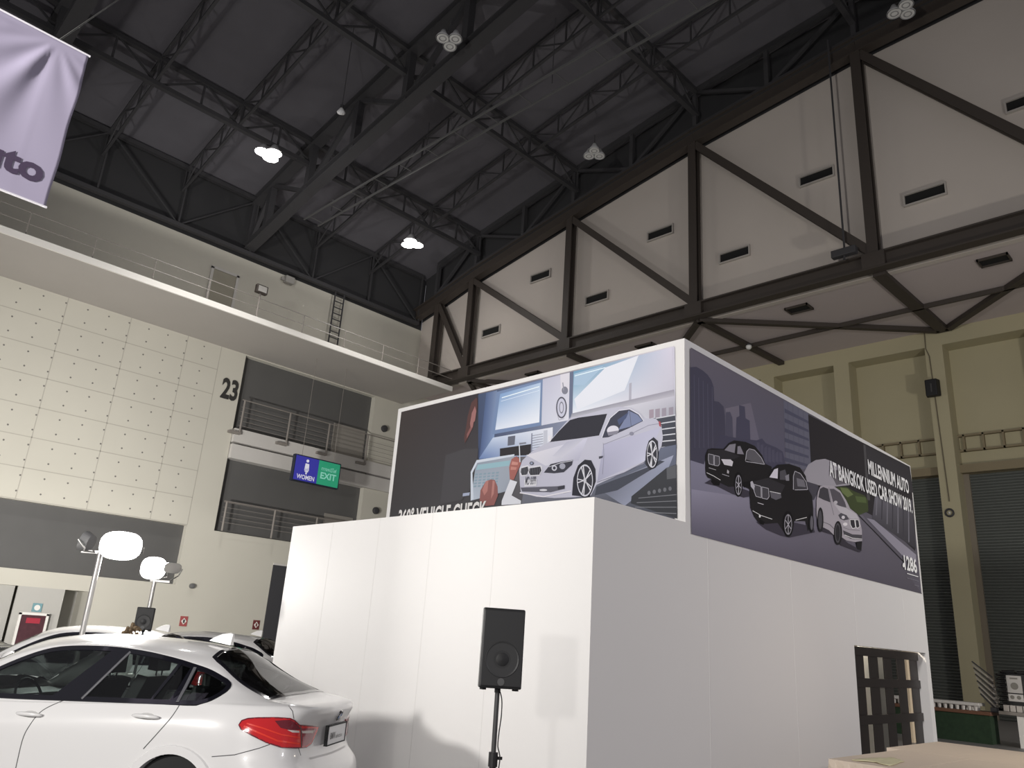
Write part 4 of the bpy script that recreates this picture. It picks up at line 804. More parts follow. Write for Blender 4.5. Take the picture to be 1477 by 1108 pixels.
# nose cap
nose = [i*nc for i in range(nr)]
quads += [(nose[i], nose[i+1], nose[i+1]+n0, nose[i]+n0) for i in range(nr-1)]
bvh = BVHTree.FromPolygons(vs, quads)
CX, CY, CA = -6.41, 4.56, radians(53.7)
U_ = V((-sin(CA), -cos(CA), 0)); V_ = V((cos(CA), -sin(CA), 0)); O_ = V((CX, CY, 0))
def loc(p): q = V(p)-O_; return V((q.dot(U_), q.dot(V_), q.z))
def hit_dir(px, py):
    o = loc(EYE); d = ray(px, py); d = V((d.dot(U_), d.dot(V_), d.z)).normalized()
    h = bvh.ray_cast(o, d); return (h[0], h[1]) if h[0] else None
def cast(o, d): h = bvh.ray_cast(V(o), V(d)); return (h[0], h[1]) if h[0] else None
def side(s, z): return cast((s, 2.5, z), (0, -1, 0))
def patch(outline, proj, step, off, mb, mirror=False, both=False):
    """fills a 2d outline with small triangles laid on the body surface"""
    from mathutils.geometry import delaunay_2d_cdt as cdt
    pts = []
    for a, b in zip(outline, outline[1:]+outline[:1]):
        n = max(1, int(hypot(b[0]-a[0], b[1]-a[1])/step)); pts += [(a[0]+(b[0]-a[0])*k/n, a[1]+(b[1]-a[1])*k/n) for k in range(n)]
    ne = len(pts); x0 = min(p[0] for p in pts); x1 = max(p[0] for p in pts); y0 = min(p[1] for p in pts); y1 = max(p[1] for p in pts)
    def ins(x, y):
        c = False
        for (ax, ay), (bx, by) in zip(pts[:ne], pts[1:ne]+pts[:1]):
            if (ay > y) != (by > y) and x < (bx-ax)*(y-ay)/(by-ay)+ax: c = not c
        return c
    def far(x, y): return all((x-p[0])**2+(y-p[1])**2 > (step*.45)**2 for p in pts[:ne])
    for i in range(int((x1-x0)/step)+1):
        for j in range(int((y1-y0)/step)+1):
            x, y = x0+(i+.5)*step, y0+(j+.5)*step
            if ins(x, y) and far(x, y): pts.append((x, y))
    r = cdt([V(p) for p in pts], [(i, (i+1) % ne) for i in range(ne)], [], 1, 1e-5)
    out = []; ok = []
    for p in r[0]:
        h = proj(p.x, p.y); ok.append(h is not None)
        if h: nn = h[1] if h[1].dot(V((0, 1, 0)) if False else h[1]) > 0 else h[1]; out.append(h[0]+orient(h)*off)
        else: out.append(V((0, 0, 0)))
    fs = [tuple(f) for f in r[2] if all(ok[i] for i in f)]
    mb.mesh(out, fs)
    if both: mb.mesh([V((p.x, -p.y, p.z)) for p in out], fs)
def orient(h):
    p, n = h; c = V((2.2, 0, .8)) if p.x > .9 else V((1.0, 0, .7))
    return n if n.dot(p-c) > 0 else -n
def ribbon(line, w, off, th, mb, proj, both=False, closed=True, taper=None):
    """raised strip of width w along a line on the body"""
    hs = [proj(*p) for p in line]; hs = [h for h in hs if h]; n = len(hs); vs_ = []
    for i in range(n):
        a = hs[(i-1) % n if closed else max(i-1, 0)][0]; b = hs[(i+1) % n if closed else min(i+1, n-1)][0]; p = hs[i][0]; nn = orient(hs[i])
        t = (b-a).normalized(); sd = nn.cross(t).normalized()*w/2
        vs_ += [p+sd+nn*(off-.004), p+sd*.85+nn*(off+th), p-sd*.85+nn*(off+th), p-sd+nn*(off-.004)]
    m_ = n if closed else n-1
    fs = [(i*4+k, i*4+k+1, ((i+1) % n)*4+k+1, ((i+1) % n)*4+k) for i in range(m_) for k in range(3)]
    mb.mesh(vs_, fs)
    if both: mb.mesh([V((p.x, -p.y, p.z)) for p in vs_], fs)
def dens(pl, step, closed=True):
    out = []
    for a, b in zip(pl, pl[1:]+(pl[:1] if closed else [])):
        n = max(1, int(hypot(b[0]-a[0], b[1]-a[1])/step)); out += [(a[0]+(b[0]-a[0])*k/n, a[1]+(b[1]-a[1])*k/n) for k in range(n)]
    if not closed: out.append(pl[-1])
    return out
# window opening outline (s, z): measured side glass shape
dlo = cr([(3.38, 1.005), (3.05, 1.02), (2.6, 1.035), (2.12, 1.055), (1.6, 1.075), (1.22, 1.09), (1.05, 1.10)], 4)
tip = cr([(1.05, 1.10), (.95, 1.135), (.885, 1.20), (.885, 1.245), (.93, 1.275)], 4)
dhi = cr([(.93, 1.275), (1.1, 1.335), (1.25, 1.37), (1.45, 1.41), (1.75, 1.45), (2.1, 1.465), (2.55, 1.435), (2.85, 1.345), (3.15, 1.19), (3.38, 1.02)], 4)
DLO = dlo[:-1]+tip[:-1]+dhi[:-1]
def inpoly(x, y, pts):
    c = False
    for (ax, ay), (bx, by) in zip(pts, pts[1:]+pts[:1]):
        if (ay > y) != (by > y) and x < (bx-ax)*(y-ay)/(by-ay)+ax: c = not c
    return c
RG = [(.52, -.62), (.49, -.4), (.47, 0), (.49, .4), (.52, .62), (.66, .60), (.9, .555), (1.1, .50), (1.17, .46), (1.19, .3), (1.2, 0), (1.19, -.3), (1.17, -.46), (1.1, -.50), (.9, -.555), (.66, -.60)]
RGin = [(s, v) for s, v in RG]
WS = [(3.05, -.56), (3.12, 0), (3.05, .56), (3.6, .68), (3.72, 0), (3.6, -.68)]
AR = (1.13, .36, .365)  # rear wheel centre s, z, arch radius
AF = (3.80, .36, .365)
body_q = []
for q in quads:
    c = sum((vs[i] for i in q), V((0, 0, 0)))/4
    if inpoly(c.x, c.z, DLO) and abs(c.y) > .5 and c.x > .8: continue
    if c.z > 1.08 and inpoly(c.x, c.y, RGin) and c.x < 1.25: continue
    if c.z > 1.0 and c.x > 3.0 and inpoly(c.x, c.y, WS): continue
    if abs(c.y) > .6 and (hypot(c.x-AR[0], c.z-AR[1]) < AR[2] or hypot(c.x-AF[0], c.z-AF[1]) < AF[2]): continue
    body_q.append(q)
paint = mat('white_car_paint', (.80, .79, .78), .28, coat=.9, noise=.005)
gloss = mat('gloss_black_trim', (.008, .008, .012), .12, coat=.5)
chrome = mat('chrome', (.7, .7, .7), .12, metal=1)
gapm = mat('panel_gap', (.10, .10, .10), .8)
inter = mat('dark_interior', (.02, .02, .022), .7)
seatm = mat('interior_leather', (.035, .033, .034), .5)
tyre = mat('tyre_rubber', (.012, .012, .012), .8)
rimm = mat('alloy_rim', (.45, .45, .46), .3, metal=.8)
def glass_mat(name, tint, refl=.16):
    m_ = bpy.data.materials.new(name); m_.use_nodes = True; nt = m_.node_tree; nt.nodes.clear()
    out = nt.nodes.new('ShaderNodeOutputMaterial'); mx = nt.nodes.new('ShaderNodeMixShader'); tr = nt.nodes.new('ShaderNodeBsdfTransparent'); gl = nt.nodes.new('ShaderNodeBsdfGlossy')
    lw = nt.nodes.new('ShaderNodeLayerWeight'); lw.inputs['Blend'].default_value = .25
    mr = nt.nodes.new('ShaderNodeMapRange'); mr.inputs['To Min'].default_value = refl*.5; mr.inputs['To Max'].default_value = .85
    nt.links.new(lw.outputs['Fresnel'], mr.inputs['Value']); nt.links.new(mr.outputs['Result'], mx.inputs['Fac'])
    tr.inputs['Color'].default_value = (*tint, 1); gl.inputs['Roughness'].default_value = .03
    nt.links.new(tr.outputs[0], mx.inputs[1]); nt.links.new(gl.outputs[0], mx.inputs[2]); nt.links.new(mx.outputs[0], out.inputs[0]); return m_
glass = glass_mat('tinted_car_glass', (.52, .58, .56), .10)
glass_r = glass_mat('rear_car_glass', (.10, .11, .11), .16)
LOCAL = dict(local=True)
car = thing('car', 'white fastback car in the foreground seen from its left rear side', 'car', (CX, CY, 0), 0)
# local axes: x = forward (s), y = near side (v)
car.rotation_euler = (0, 0, atan2(U_.y, U_.x)); FLIP = -1 if V((0, 0, 1)).cross(U_).dot(V_) < 0 else 1
def L2(mb):  # v axis to local y
    mb.v = [(p[0], FLIP*p[1], p[2]) for p in mb.v]
    if FLIP < 0: mb.f = [f[::-1] for f in mb.f]
    return mb
def cb2(mb, name, m_, parent=None, **k):
    """near side piece and its mirror image, two objects"""
    m2 = MB(); m2.v = [(p[0], -p[1], p[2]) for p in mb.v]; m2.f = [f[::-1] for f in mb.f]; m2.mi = list(mb.mi); m2.col = list(mb.col)
    pa, pb_ = parent if parent else (None, None)
    return cb(mb, name, m_, pa, **k), cb(m2, name, m_, pb_, **k)
def cb(mb, name, m_, parent=None, **k): return L2(mb).build(name, m_, parent or car, local=True, **k)
mb = MB(); mb.mesh(vs, body_q); body = cb(mb, 'body', paint, smooth=True, sharp=60)
# glass panes with a gloss-black surround
mb = MB(); patch(DLO, side, .07, .0, mb); cb2(mb, 'side_window', glass, smooth=True)
top_proj = lambda s, v: cast((s, v, 3), (0, 0, -1))
mb = MB(); patch(RGin, top_proj, .08, .002, mb, both=False); cb(mb, 'rear_window', glass_r, smooth=True)
mb = MB(); patch(WS, top_proj, .1, .0, mb, both=False); cb(mb, 'windscreen', glass, smooth=True)
dd = [(x, y) for x, y in dens(DLO, .03)]
mb = MB(); ribbon(dd, .05, .0, .006, mb, side); cb2(mb, 'window_surround', gloss, smooth=True, sharp=40)
mb = MB(); ribbon([p for p in dens(RGin, .03)], .045, .0, .005, mb, top_proj, both=False); cb(mb, 'rear_window_seal', gloss, smooth=True, sharp=40)
mb = MB(); patch([(2.40, 1.045), (2.10, 1.055), (1.86, 1.455), (2.02, 1.464)], side, .06, .006, mb); cb2(mb, 'centre_pillar', gloss, smooth=True)
mb = MB(); ribbon(dens([(2.10, 1.055), (1.86, 1.45)], .05, False), .022, .006, .006, mb, side, closed=False); cb2(mb, 'pillar_trim', mat('pillar_grey', (.12, .12, .13), .3), smooth=True)
mb = MB(); patch([(1.30, 1.088), (1.20, 1.088), (1.235, 1.365), (1.275, 1.372)], side, .05, .006, mb); cb2(mb, 'quarter_pillar', gloss)
mb = MB(); patch([(1.48, 1.083), (1.455, 1.083), (1.36, 1.385), (1.395, 1.395)], side, .05, .005, mb); cb2(mb, 'window_divider', gloss)
mb = MB(); ribbon(dens([(1.22, 1.088), (1.24, 1.36)], .05, False), .03, .006, .005, mb, side, closed=False); cb2(mb, 'quarter_trim', MATS['pillar_grey'])
# shut lines
mb = MB()
for ln in ([(2.25, 1.04), (2.40, .95), (2.46, .84), (2.50, .70), (2.50, .40)], [(1.19, 1.085), (1.22, .98), (1.30, .86), (1.40, .73)], [(2.50, .40), (1.55, .38)], [(3.42, .98), (3.50, .80), (3.44, .5)]):
    mb = MB(); ribbon(dens(cr(ln, 5), .03, False), .010, -.001, .0015, mb, side, closed=False); cb2(mb, 'shut_line', gapm)
mb = MB()
ribbon(dens([(.80, .72), (.62, .745), (.45, .80), (.38, .83)], .02, False), .008, -.001, .0015, mb, side, closed=False); cb2(mb, 'shut_line', gapm)
for ln in ([(416, 1018), (422, 1026), (424, 1037)], [(430, 1078), (432, 1084), (434, 1090)]):
    mb = MB(); ribbon(dens(ln, 2, False), .008, -.001, .0015, mb, hit_dir, closed=False); cb2(mb, 'shut_line', gapm)
# handles
for s in (2.50, 1.44):
    z = interp(s, [(1.4, .975), (2.6, .905)])
    h = side(s, z); p = h[0]; mb = MB()
    n_ = 12; pts = []
    for k in range(n_+1):
        t = k/n_; ss = s-.125+.25*t; q = side(ss, z+.004*sin(pi*t))[0]; pts.append(q+V((0, .012+.026*sin(pi*t)**.6, 0)))
    mb.tube(pts, [.008+.010*sin(pi*k/n_)**.5 for k in range(n_+1)], 10)
    cb2(mb, 'door_handle', paint, smooth=True)
    mb = MB(); patch([(s+.075*cos(k*pi/6), z+.026*sin(k*pi/6)) for k in range(12)], side, .03, .001, mb); cb2(mb, 'handle_recess_shade', mat('recess_shade', (.5, .49, .48), .4), smooth=True)  # flat patch in darker paint, shade behind the handle put into colour
# rear lamp: wraps round the corner
lamp_out = [(345, 1046), (349, 1040), (358, 1037), (372, 1036), (400, 1035.5), (418, 1036.5), (424, 1039), (431, 1046), (458, 1048), (455, 1057), (448, 1072), (440, 1078), (425, 1079), (405, 1078), (384, 1071), (362, 1060), (348, 1052)]
redl = mat('rear_lamp_red', (.55, .012, .015), .12, coat=1, emit=(.5, .01, .01), es=.12); redd = mat('rear_lamp_dark_red', (.16, .01, .02), .15, coat=1)
mb = MB(); patch(lamp_out, hit_dir, 4, .012, mb); lamp = cb2(mb, 'rear_lamp', redl, smooth=True)
mb = MB(); ribbon(dens(lamp_out, 3), .012, .004, .008, mb, hit_dir); cb2(mb, 'lamp_edge', redd, lamp)
mb = MB(); patch([(396, 1040), (418, 1038), (424, 1041), (430, 1047), (432, 1052), (420, 1054), (404, 1050)], hit_dir, 4, .0145, mb); cb2(mb, 'lamp_upper_field', redd, lamp)
mb = MB(); patch([(433, 1050), (455, 1050), (447, 1071), (440, 1076), (433, 1077)], hit_dir, 4, .0145, mb); cb2(mb, 'lamp_inner_field', mat('rear_lamp_crimson', (.30, .02, .045), .15, coat=1), lamp)
mb = MB(); patch([(413, 1053), (430, 1054), (430, 1057), (420, 1056.5)], hit_dir, 3, .017, mb); cb2(mb, 'reversing_lamp', mat('clear_lamp', (.75, .66, .62), .2), lamp); mb = MB(); patch([(433, 1054), (451, 1053), (449, 1057), (434, 1057.5)], hit_dir, 3, .017, mb); cb2(mb, 'reversing_lamp', mat('clear_lamp', (.75, .66, .62), .2), lamp)
mb = MB(); ribbon(dens([(352, 1048), (375, 1058), (400, 1069), (430, 1073)], 3, False), .014, .013, .003, mb, hit_dir, closed=False); cb2(mb, 'light_guide', mat('light_guide_red', (.8, .05, .03), .2, emit=(.8, .03, .02), es=.03), lamp); mb = MB(); ribbon(dens([(356, 1044), (380, 1051), (405, 1060), (430, 1064)], 3, False), .012, .013, .003, mb, hit_dir, closed=False); cb2(mb, 'light_guide', mat('light_guide_red', (.8, .05, .03), .2, emit=(.8, .03, .02), es=.03), lamp)
mb = MB(); ribbon(dens([(432.2, 1047), (433, 1078)], 3, False), .008, .013, .003, mb, hit_dir, closed=False); cb2(mb, 'lamp_shut_line', gapm, lamp)
# rear emblem, plate, fin, bumper details
rear = lambda v, z: cast((-1, v, z), (1, 0, 0))
def disc_on(c, r, off, mb, m=20):
    h = rear(*c); p, n = h[0], orient(h); x = n.cross(V((0, 0, 1))).normalized(); y = n.cross(x)
    mb.mesh([p+n*off]+[p+n*off+(x*cos(2*pi*k/m)+y*sin(2*pi*k/m))*r for k in range(m)]+[p-n*.01+(x*cos(2*pi*k/m)+y*sin(2*pi*k/m))*r for k in range(m)], [(0, k+1, (k+1) % m+1) for k in range(m)]+[(k+1, m+k+1, m+(k+1) % m+1, (k+1) % m+1) for k in range(m)])
    return p, n, x, y
mb = MB(); disc_on((0, 1.015), .050, .012, mb); em = cb(mb, 'emblem', chrome)
mb = MB(); disc_on((0, 1.015), .043, .0135, mb); cb(mb, 'emblem_ring', mat('emblem_black', (.01, .01, .012), .3), em)
mb = MB(); h = rear(0, 1.015); n = orient(h); x = n.cross(V((0, 0, 1))).normalized(); y = n.cross(x); p = h[0]+n*.015
for qd, cc in ((0, 1), (1, 0), (2, 1), (3, 0)):
    t0 = qd*pi/2
    if cc: mb.mesh([p]+[p+(x*cos(t0+k*pi/12)+y*sin(t0+k*pi/12))*.028 for k in range(7)], [(0, k+1, k+2) for k in range(6)])
cb(mb, 'emblem_blue_field', mat('emblem_blue', (.05, .18, .5), .3), em)
mb = MB()
for qd in (1, 3):
    t0 = qd*pi/2; mb.mesh([p]+[p+(x*cos(t0+k*pi/12)+y*sin(t0+k*pi/12))*.028 for k in range(7)], [(0, k+1, k+2) for k in range(6)])
cb(mb, 'emblem_white_field', mat('emblem_white', (.8, .8, .8), .3), em)
pz0, pz1, pw = .775, .945, .24
mb = MB(); mb.box((.10, -pw, pz0), (.125, pw, pz1)); pl = cb(mb, 'licence_plate', mat('plate_white', (.72, .72, .72), .4))
mb = MB()
for a, b in (((.095, -pw, pz0), (.126, -pw+.012, pz1)), ((.095, pw-.012, pz0), (.126, pw, pz1)), ((.095, -pw, pz0), (.126, pw, pz0+.010)), ((.095, -pw, pz1-.012), (.126, pw, pz1))): mb.box(a, b)
cb(mb, 'plate_frame', inter, pl)
mb = MB(); put_text(mb, 'BMW', (.097, .17, pz0+.05), (0, -.13, 0), (0, 0, .055), .02); put_text(mb, 'selection', (.097, .03, pz0+.05), (0, -.17, 0), (0, 0, .035), .0); cb(mb, 'plate_lettering', mat('plate_grey_ink', (.2, .2, .2), .5), pl)
mb = MB()
finp = [(1.48, 1.58), (1.44, 1.61), (1.36, 1.65), (1.28, 1.665), (1.25, 1.655), (1.25, 1.55)]
c0 = []
for s, z in finp: w_ = .028*min(1, (1.68-z)/.08)+.004; c0.append([(s, -w_, z), (s, w_, z)])
mb.mesh([p for a in c0 for p in a], [(2*i, 2*i+1, 2*i+3, 2*i+2) for i in range(len(c0)-1)]+[tuple(range(0, 2*len(c0), 2)), tuple(range(1, 2*len(c0), 2))[::-1]])
cb(mb, 'roof_antenna_fin', paint, bevel=.006)
mb = MB(); ribbon(dens([(-.45, .70), (0, .695), (.45, .70)], .05, False), .02, -.002, .004, mb, lambda v, z: rear(v, z), both=False, closed=False); cb(mb, 'bumper_crease_shade', mat('crease_shade', (.6, .59, .58), .4))  # greyer strip on the white bumper, the crease's shade put into colour
# wheels
for c_, r_ in ((AR, 1), (AF, 1)):
    for sg in (1, -1):
        mb = MB(); prof = [(.19, -.10), (.30, -.11), (.345, -.09), (.355, -.04), (.355, .04), (.345, .09), (.30, .11), (.19, .10)]
        mb.lathe((c_[0], sg*.80, .355), prof, 36, (0, 1, 0)); t_ = cb(mb, 'wheel', tyre, smooth=True, sharp=50)
        mb = MB(); mb.lathe((c_[0], sg*.80, .355), [(.245, sg*.10), (.235, sg*.06), (.20, sg*.03)], 36, (0, 1, 0))
        for k in range(5):
            t = k*2*pi/5
            for d_ in (-.16, .16): mb.bar((c_[0]+.05*cos(t), sg*.885, .355+.05*sin(t)), (c_[0]+.24*cos(t+d_), sg*.895, .355+.24*sin(t+d_)), .025, .02, (0, 1, 0))
        mb.lathe((c_[0], sg*.88, .355), [(.06, -.02*sg), (.06, .015*sg), (0, .02*sg)], 16, (0, 1, 0)); cb(mb, 'rim', rimm, t_)
        mb = MB()
        vs2 = []; N = 40
        for k in range(N+1):
            t = -.15*pi+1.3*pi*k/N
            for rr, yy in ((AR[2]-.015, .87), (AR[2]-.012, .951), (AR[2]+.05, .950), (AR[2]+.065, .93)):
                yy2 = yy
                vs2.append((c_[0]+rr*cos(t), sg*yy2, c_[1]+rr*sin(t)))
        mb.mesh(vs2, [(k*4+a, k*4+a+1, k*4+a+5, k*4+a+4) for k in range(N) for a in range(3)]); cb(mb, 'wheel_arch', paint, smooth=True, sharp=50)
        mb = MB(); mb.lathe((c_[0], sg*.62, .36), [(.40, 0), (.40, .27*sg)], 30, (0, 1, 0)); mb.lathe((c_[0], sg*.62, .36), [(0, 0), (.40, 0)], 30, (0, 1, 0)); cb(mb, 'wheel_well', inter)
mb = MB(); mb.box((.3, -.80, .22), (4.4, .80, .34)); cb(mb, 'underbody', inter)
# interior
mb = MB(); mb.box((.75, -.78, .34), (3.5, .78, .62)); mb.box((.62, -.6, .9), (1.3, .6, 1.0)); mb.box((3.15, -.72, .6), (3.55, .72, 1.0)); cb(mb, 'cabin_floor_and_dash', inter, bevel=.03)
def seat(s, v, w_, hr=True):
    mb = MB(); mb.box((s, v-w_, .55), (s+.5, v+w_, .75)); mb.prism([(s-.02, v-w_, .7), (s+.12, v-w_, .7), (s-.10, v-w_, 1.22), (s-.22, v-w_, 1.20)], 0, (0, 2*w_, 0))
    if hr: mb.prism([(s-.22, v-.13, 1.25), (s-.12, v-.13, 1.26), (s-.15, v-.11, 1.42), (s-.23, v-.11, 1.41)], 0, (0, .26, 0)); mb.bar((s-.18, v-.05, 1.18), (s-.18, v-.05, 1.28), .015); mb.bar((s-.18, v+.05, 1.18), (s-.18, v+.05, 1.28), .015)
    cb(mb, 'seat', seatm, bevel=.025)
seat(2.35, .38, .25); seat(2.35, -.38, .25); seat(1.35, 0, .6, False); 
for v in (-.38, .38):
    mb = MB(); mb.box((1.15, v-.12, 1.18), (1.24, v+.12, 1.32)); cb(mb, 'rear_headrest', seatm, bevel=.03)
mb = MB(); mb.lathe((2.98, .38, .98), [(.17, 0), (.185, .015), (.17, .03), (.155, .015), (.17, 0)], 24, (-.9, 0, .42)); mb.bar((2.98, .22, .99), (2.98, .54, .99), .04, .02); cb(mb, 'steering_wheel', inter)
mb = MB(); mb.box((2.74, -.12, 1.40), (2.78, .12, 1.46)); mb.bar((2.78, 0, 1.43), (2.9, 0, 1.5), .02); cb(mb, 'rear_view_mirror', inter, bevel=.01)
for sg in (1, -1):
    mb = MB(); mb.lathe((3.08, sg*1.02, 1.06), [(0, -.03), (.09, -.02), (.10, .04), (.06, .12), (0, .14)], 16, (1, 0, 0)); mb.bar((3.1, sg*.85, 1.03), (3.1, sg*.97, 1.05), .04); mm = cb(mb, 'door_mirror', paint, smooth=True)
    mb = MB(); mb.lathe((3.045, sg*1.02, 1.06), [(.085, 0), (0, 0)], 16, (-1, 0, 0)); cb(mb, 'mirror_glass', mat('mirror_glass', (.6, .62, .62), .05, metal=1), mm)
# front lamps and grille
fr = lambda v, z: cast((6, v, z), (-1, 0, 0))
mb = MB(); patch([(.28, .62), (.62, .66), (.68, .72), (.4, .74), (.28, .70)], fr, .06, .004, mb); cb2(mb, 'headlamp', mat('headlamp_glass', (.5, .5, .52), .1), smooth=True)
mb = MB(); patch([(.03, .55), (.2, .56), (.22, .70), (.04, .71)], fr, .05, .004, mb); cb(mb, 'grille', inter)

def park(label, x, y, deg, sc=1, paintm=None):
    c = copy_tree(car); c.location = (x, y, 0); c['label'] = label; c['group'] = 'parked cars behind the foreground car'
    c.rotation_euler = (0, 0, radians(deg)); c.scale = (sc, sc, sc)
    if paintm:
        for ch in list(c.children):
            if ch.type == 'MESH' and ch.data.materials[0] == paint:
                ch.data = ch.data.copy(); ch.data.materials[0] = paintm
    return c
bdeg = math.degrees(atan2(U_.y, U_.x))
# other parked cars
P2 = EYE+ray(368, 936)*(14.6/FPX); P3 = EYE+ray(160, 908)*(12.6/FPX)
def at_s(P, s, v, deg, sc=1):
    c, s_ = cos(radians(deg)), sin(radians(deg)); x, y = s*sc, FLIP*v*sc; return P.x-(c*x-s_*y), P.y-(s_*x+c*y)
x, y = at_s(P2, 1.35, 0, bdeg); park('white car behind the foreground car, its roof showing beside the booth left edge', x, y, bdeg, 1.0)
x, y = at_s(P3, 2.2, 0, bdeg+8, 1.0); park('white car farther back behind the roof of the foreground car', x, y, bdeg+8, 1.0)
P4 = EYE+ray(-120, 925)*(15.5/FPX); x, y = at_s(P4, 2.2, 0, bdeg-5, .93); park('silver grey parked car at the left picture edge', x, y, bdeg-5, .93, mat('silver_car_paint', (.35, .36, .36), .25, metal=.6, coat=.6))
# ------------------------------------------------------------------ floodlight stands
alum = mat('stand_aluminium', (.55, .54, .52), .3, metal=.7)
lit = mat('floodlight_lit', (1, 1, 1), .3, emit=(1, .985, .95), es=60)
def flood(px, py, dep, rr, label, heads, W):
    p = EYE+ray(px, py)*(dep/FPX); x, y, z = p
    o = thing('floodlight_stand', label, 'floodlight', (x, y, 0), 0, 'tall floodlight stands behind the cars')
    mb = MB(); mb.tube([(x, y, .03), (x, y, z)], rr, 10); mb.build('pole', alum, o, smooth=True, sharp=50)
    for k in range(3):
        t = k*2.094+.4; mb = MB(); mb.tube([(x, y, .5), (x+.5*cos(t), y+.5*sin(t), .02)], .018, 6); mb.build('leg', alum, o)
    a, b = p-RIGHT*heads[0][0]*0, None
    dirx = V((RIGHT.x, RIGHT.y, 0)).normalized()
    mb = MB(); mb.bar(p+dirx*min(h[0] for h in heads), p+dirx*max(h[0] for h in heads), .035); mb.build('crossbar', alum, o)
    for off, dz, aim, on, sz in heads:
        c = p+dirx*off+V((0, 0, dz)); n = V(aim).normalized(); xx = n.cross(V((0, 0, 1))).normalized(); yy = xx.cross(n)
        w_, h_ = sz
        q = lambda a, b, d: c+xx*a*w_/2+yy*b*h_/2+n*d
        sup = lambda k, e=.75: [(k*abs(cos(t))**e*(1 if cos(t) > 0 else -1), k*abs(sin(t))**e*(1 if sin(t) > 0 else -1)) for t in [2*pi*i/28+.05 for i in range(28)]]
        mb = MB(); vs_ = [q(a, b, d) for d, k in ((0, 1), (-.09, .75)) for a, b in sup(k)]
        mb.mesh(vs_, [tuple(range(28, 56))]+[(i, (i+1) % 28, 28+(i+1) % 28, 28+i) for i in range(28)]); hd = mb.build('lamp_head', mat('flood_housing', (.25, .25, .25), .5), o)
        mb = MB(); mb.face([q(a, b, -.004) for a, b in sup(.96)]); mb.build('lamp_glass', lit if on else MATS['flood_glass_off'], hd)
        mb = MB(); mb.tube([c-xx*(w_/2+.02), c-xx*(w_/2+.02)-n*.1-V((0, 0, dz*.6)), p+dirx*off*.9], .012, 6); mb.build('bracket', alum, hd)
        if on:
            ld = bpy.data.lights.new('flood', 'AREA'); ld.shape = 'RECTANGLE'; ld.size = w_; ld.size_y = h_; ld.energy = W*on; ld.color = (1, .97, .93)
            lo = bpy.data.objects.new('flood', ld); COL.objects.link(lo)
            lo.matrix_world = Matrix.Translation(c+n*.03) @ n.to_track_quat('-Z', 'Y').to_matrix().to_4x4()
toc = lambda px, py, d: (EYE-(EYE+ray(px, py)*(d/FPX)))
flood(145, 797, 9.9, .032, 'brighter and nearer tall floodlight stand with two heads behind the white car', [(.24, .10, (.85, -.40, .02), 1, (.50, .36)), (-.24, .13, (-.62, -.78, .25), .8, (.34, .26))], 170)
flood(223, 838, 14.0, .035, 'farther floodlight stand behind the small black speaker', [(-.07, .22, (.8, -.55, .02), 1, (.44, .40)), (.28, .24, (.95, .1, -.3), 0, (.34, .2))], 200)
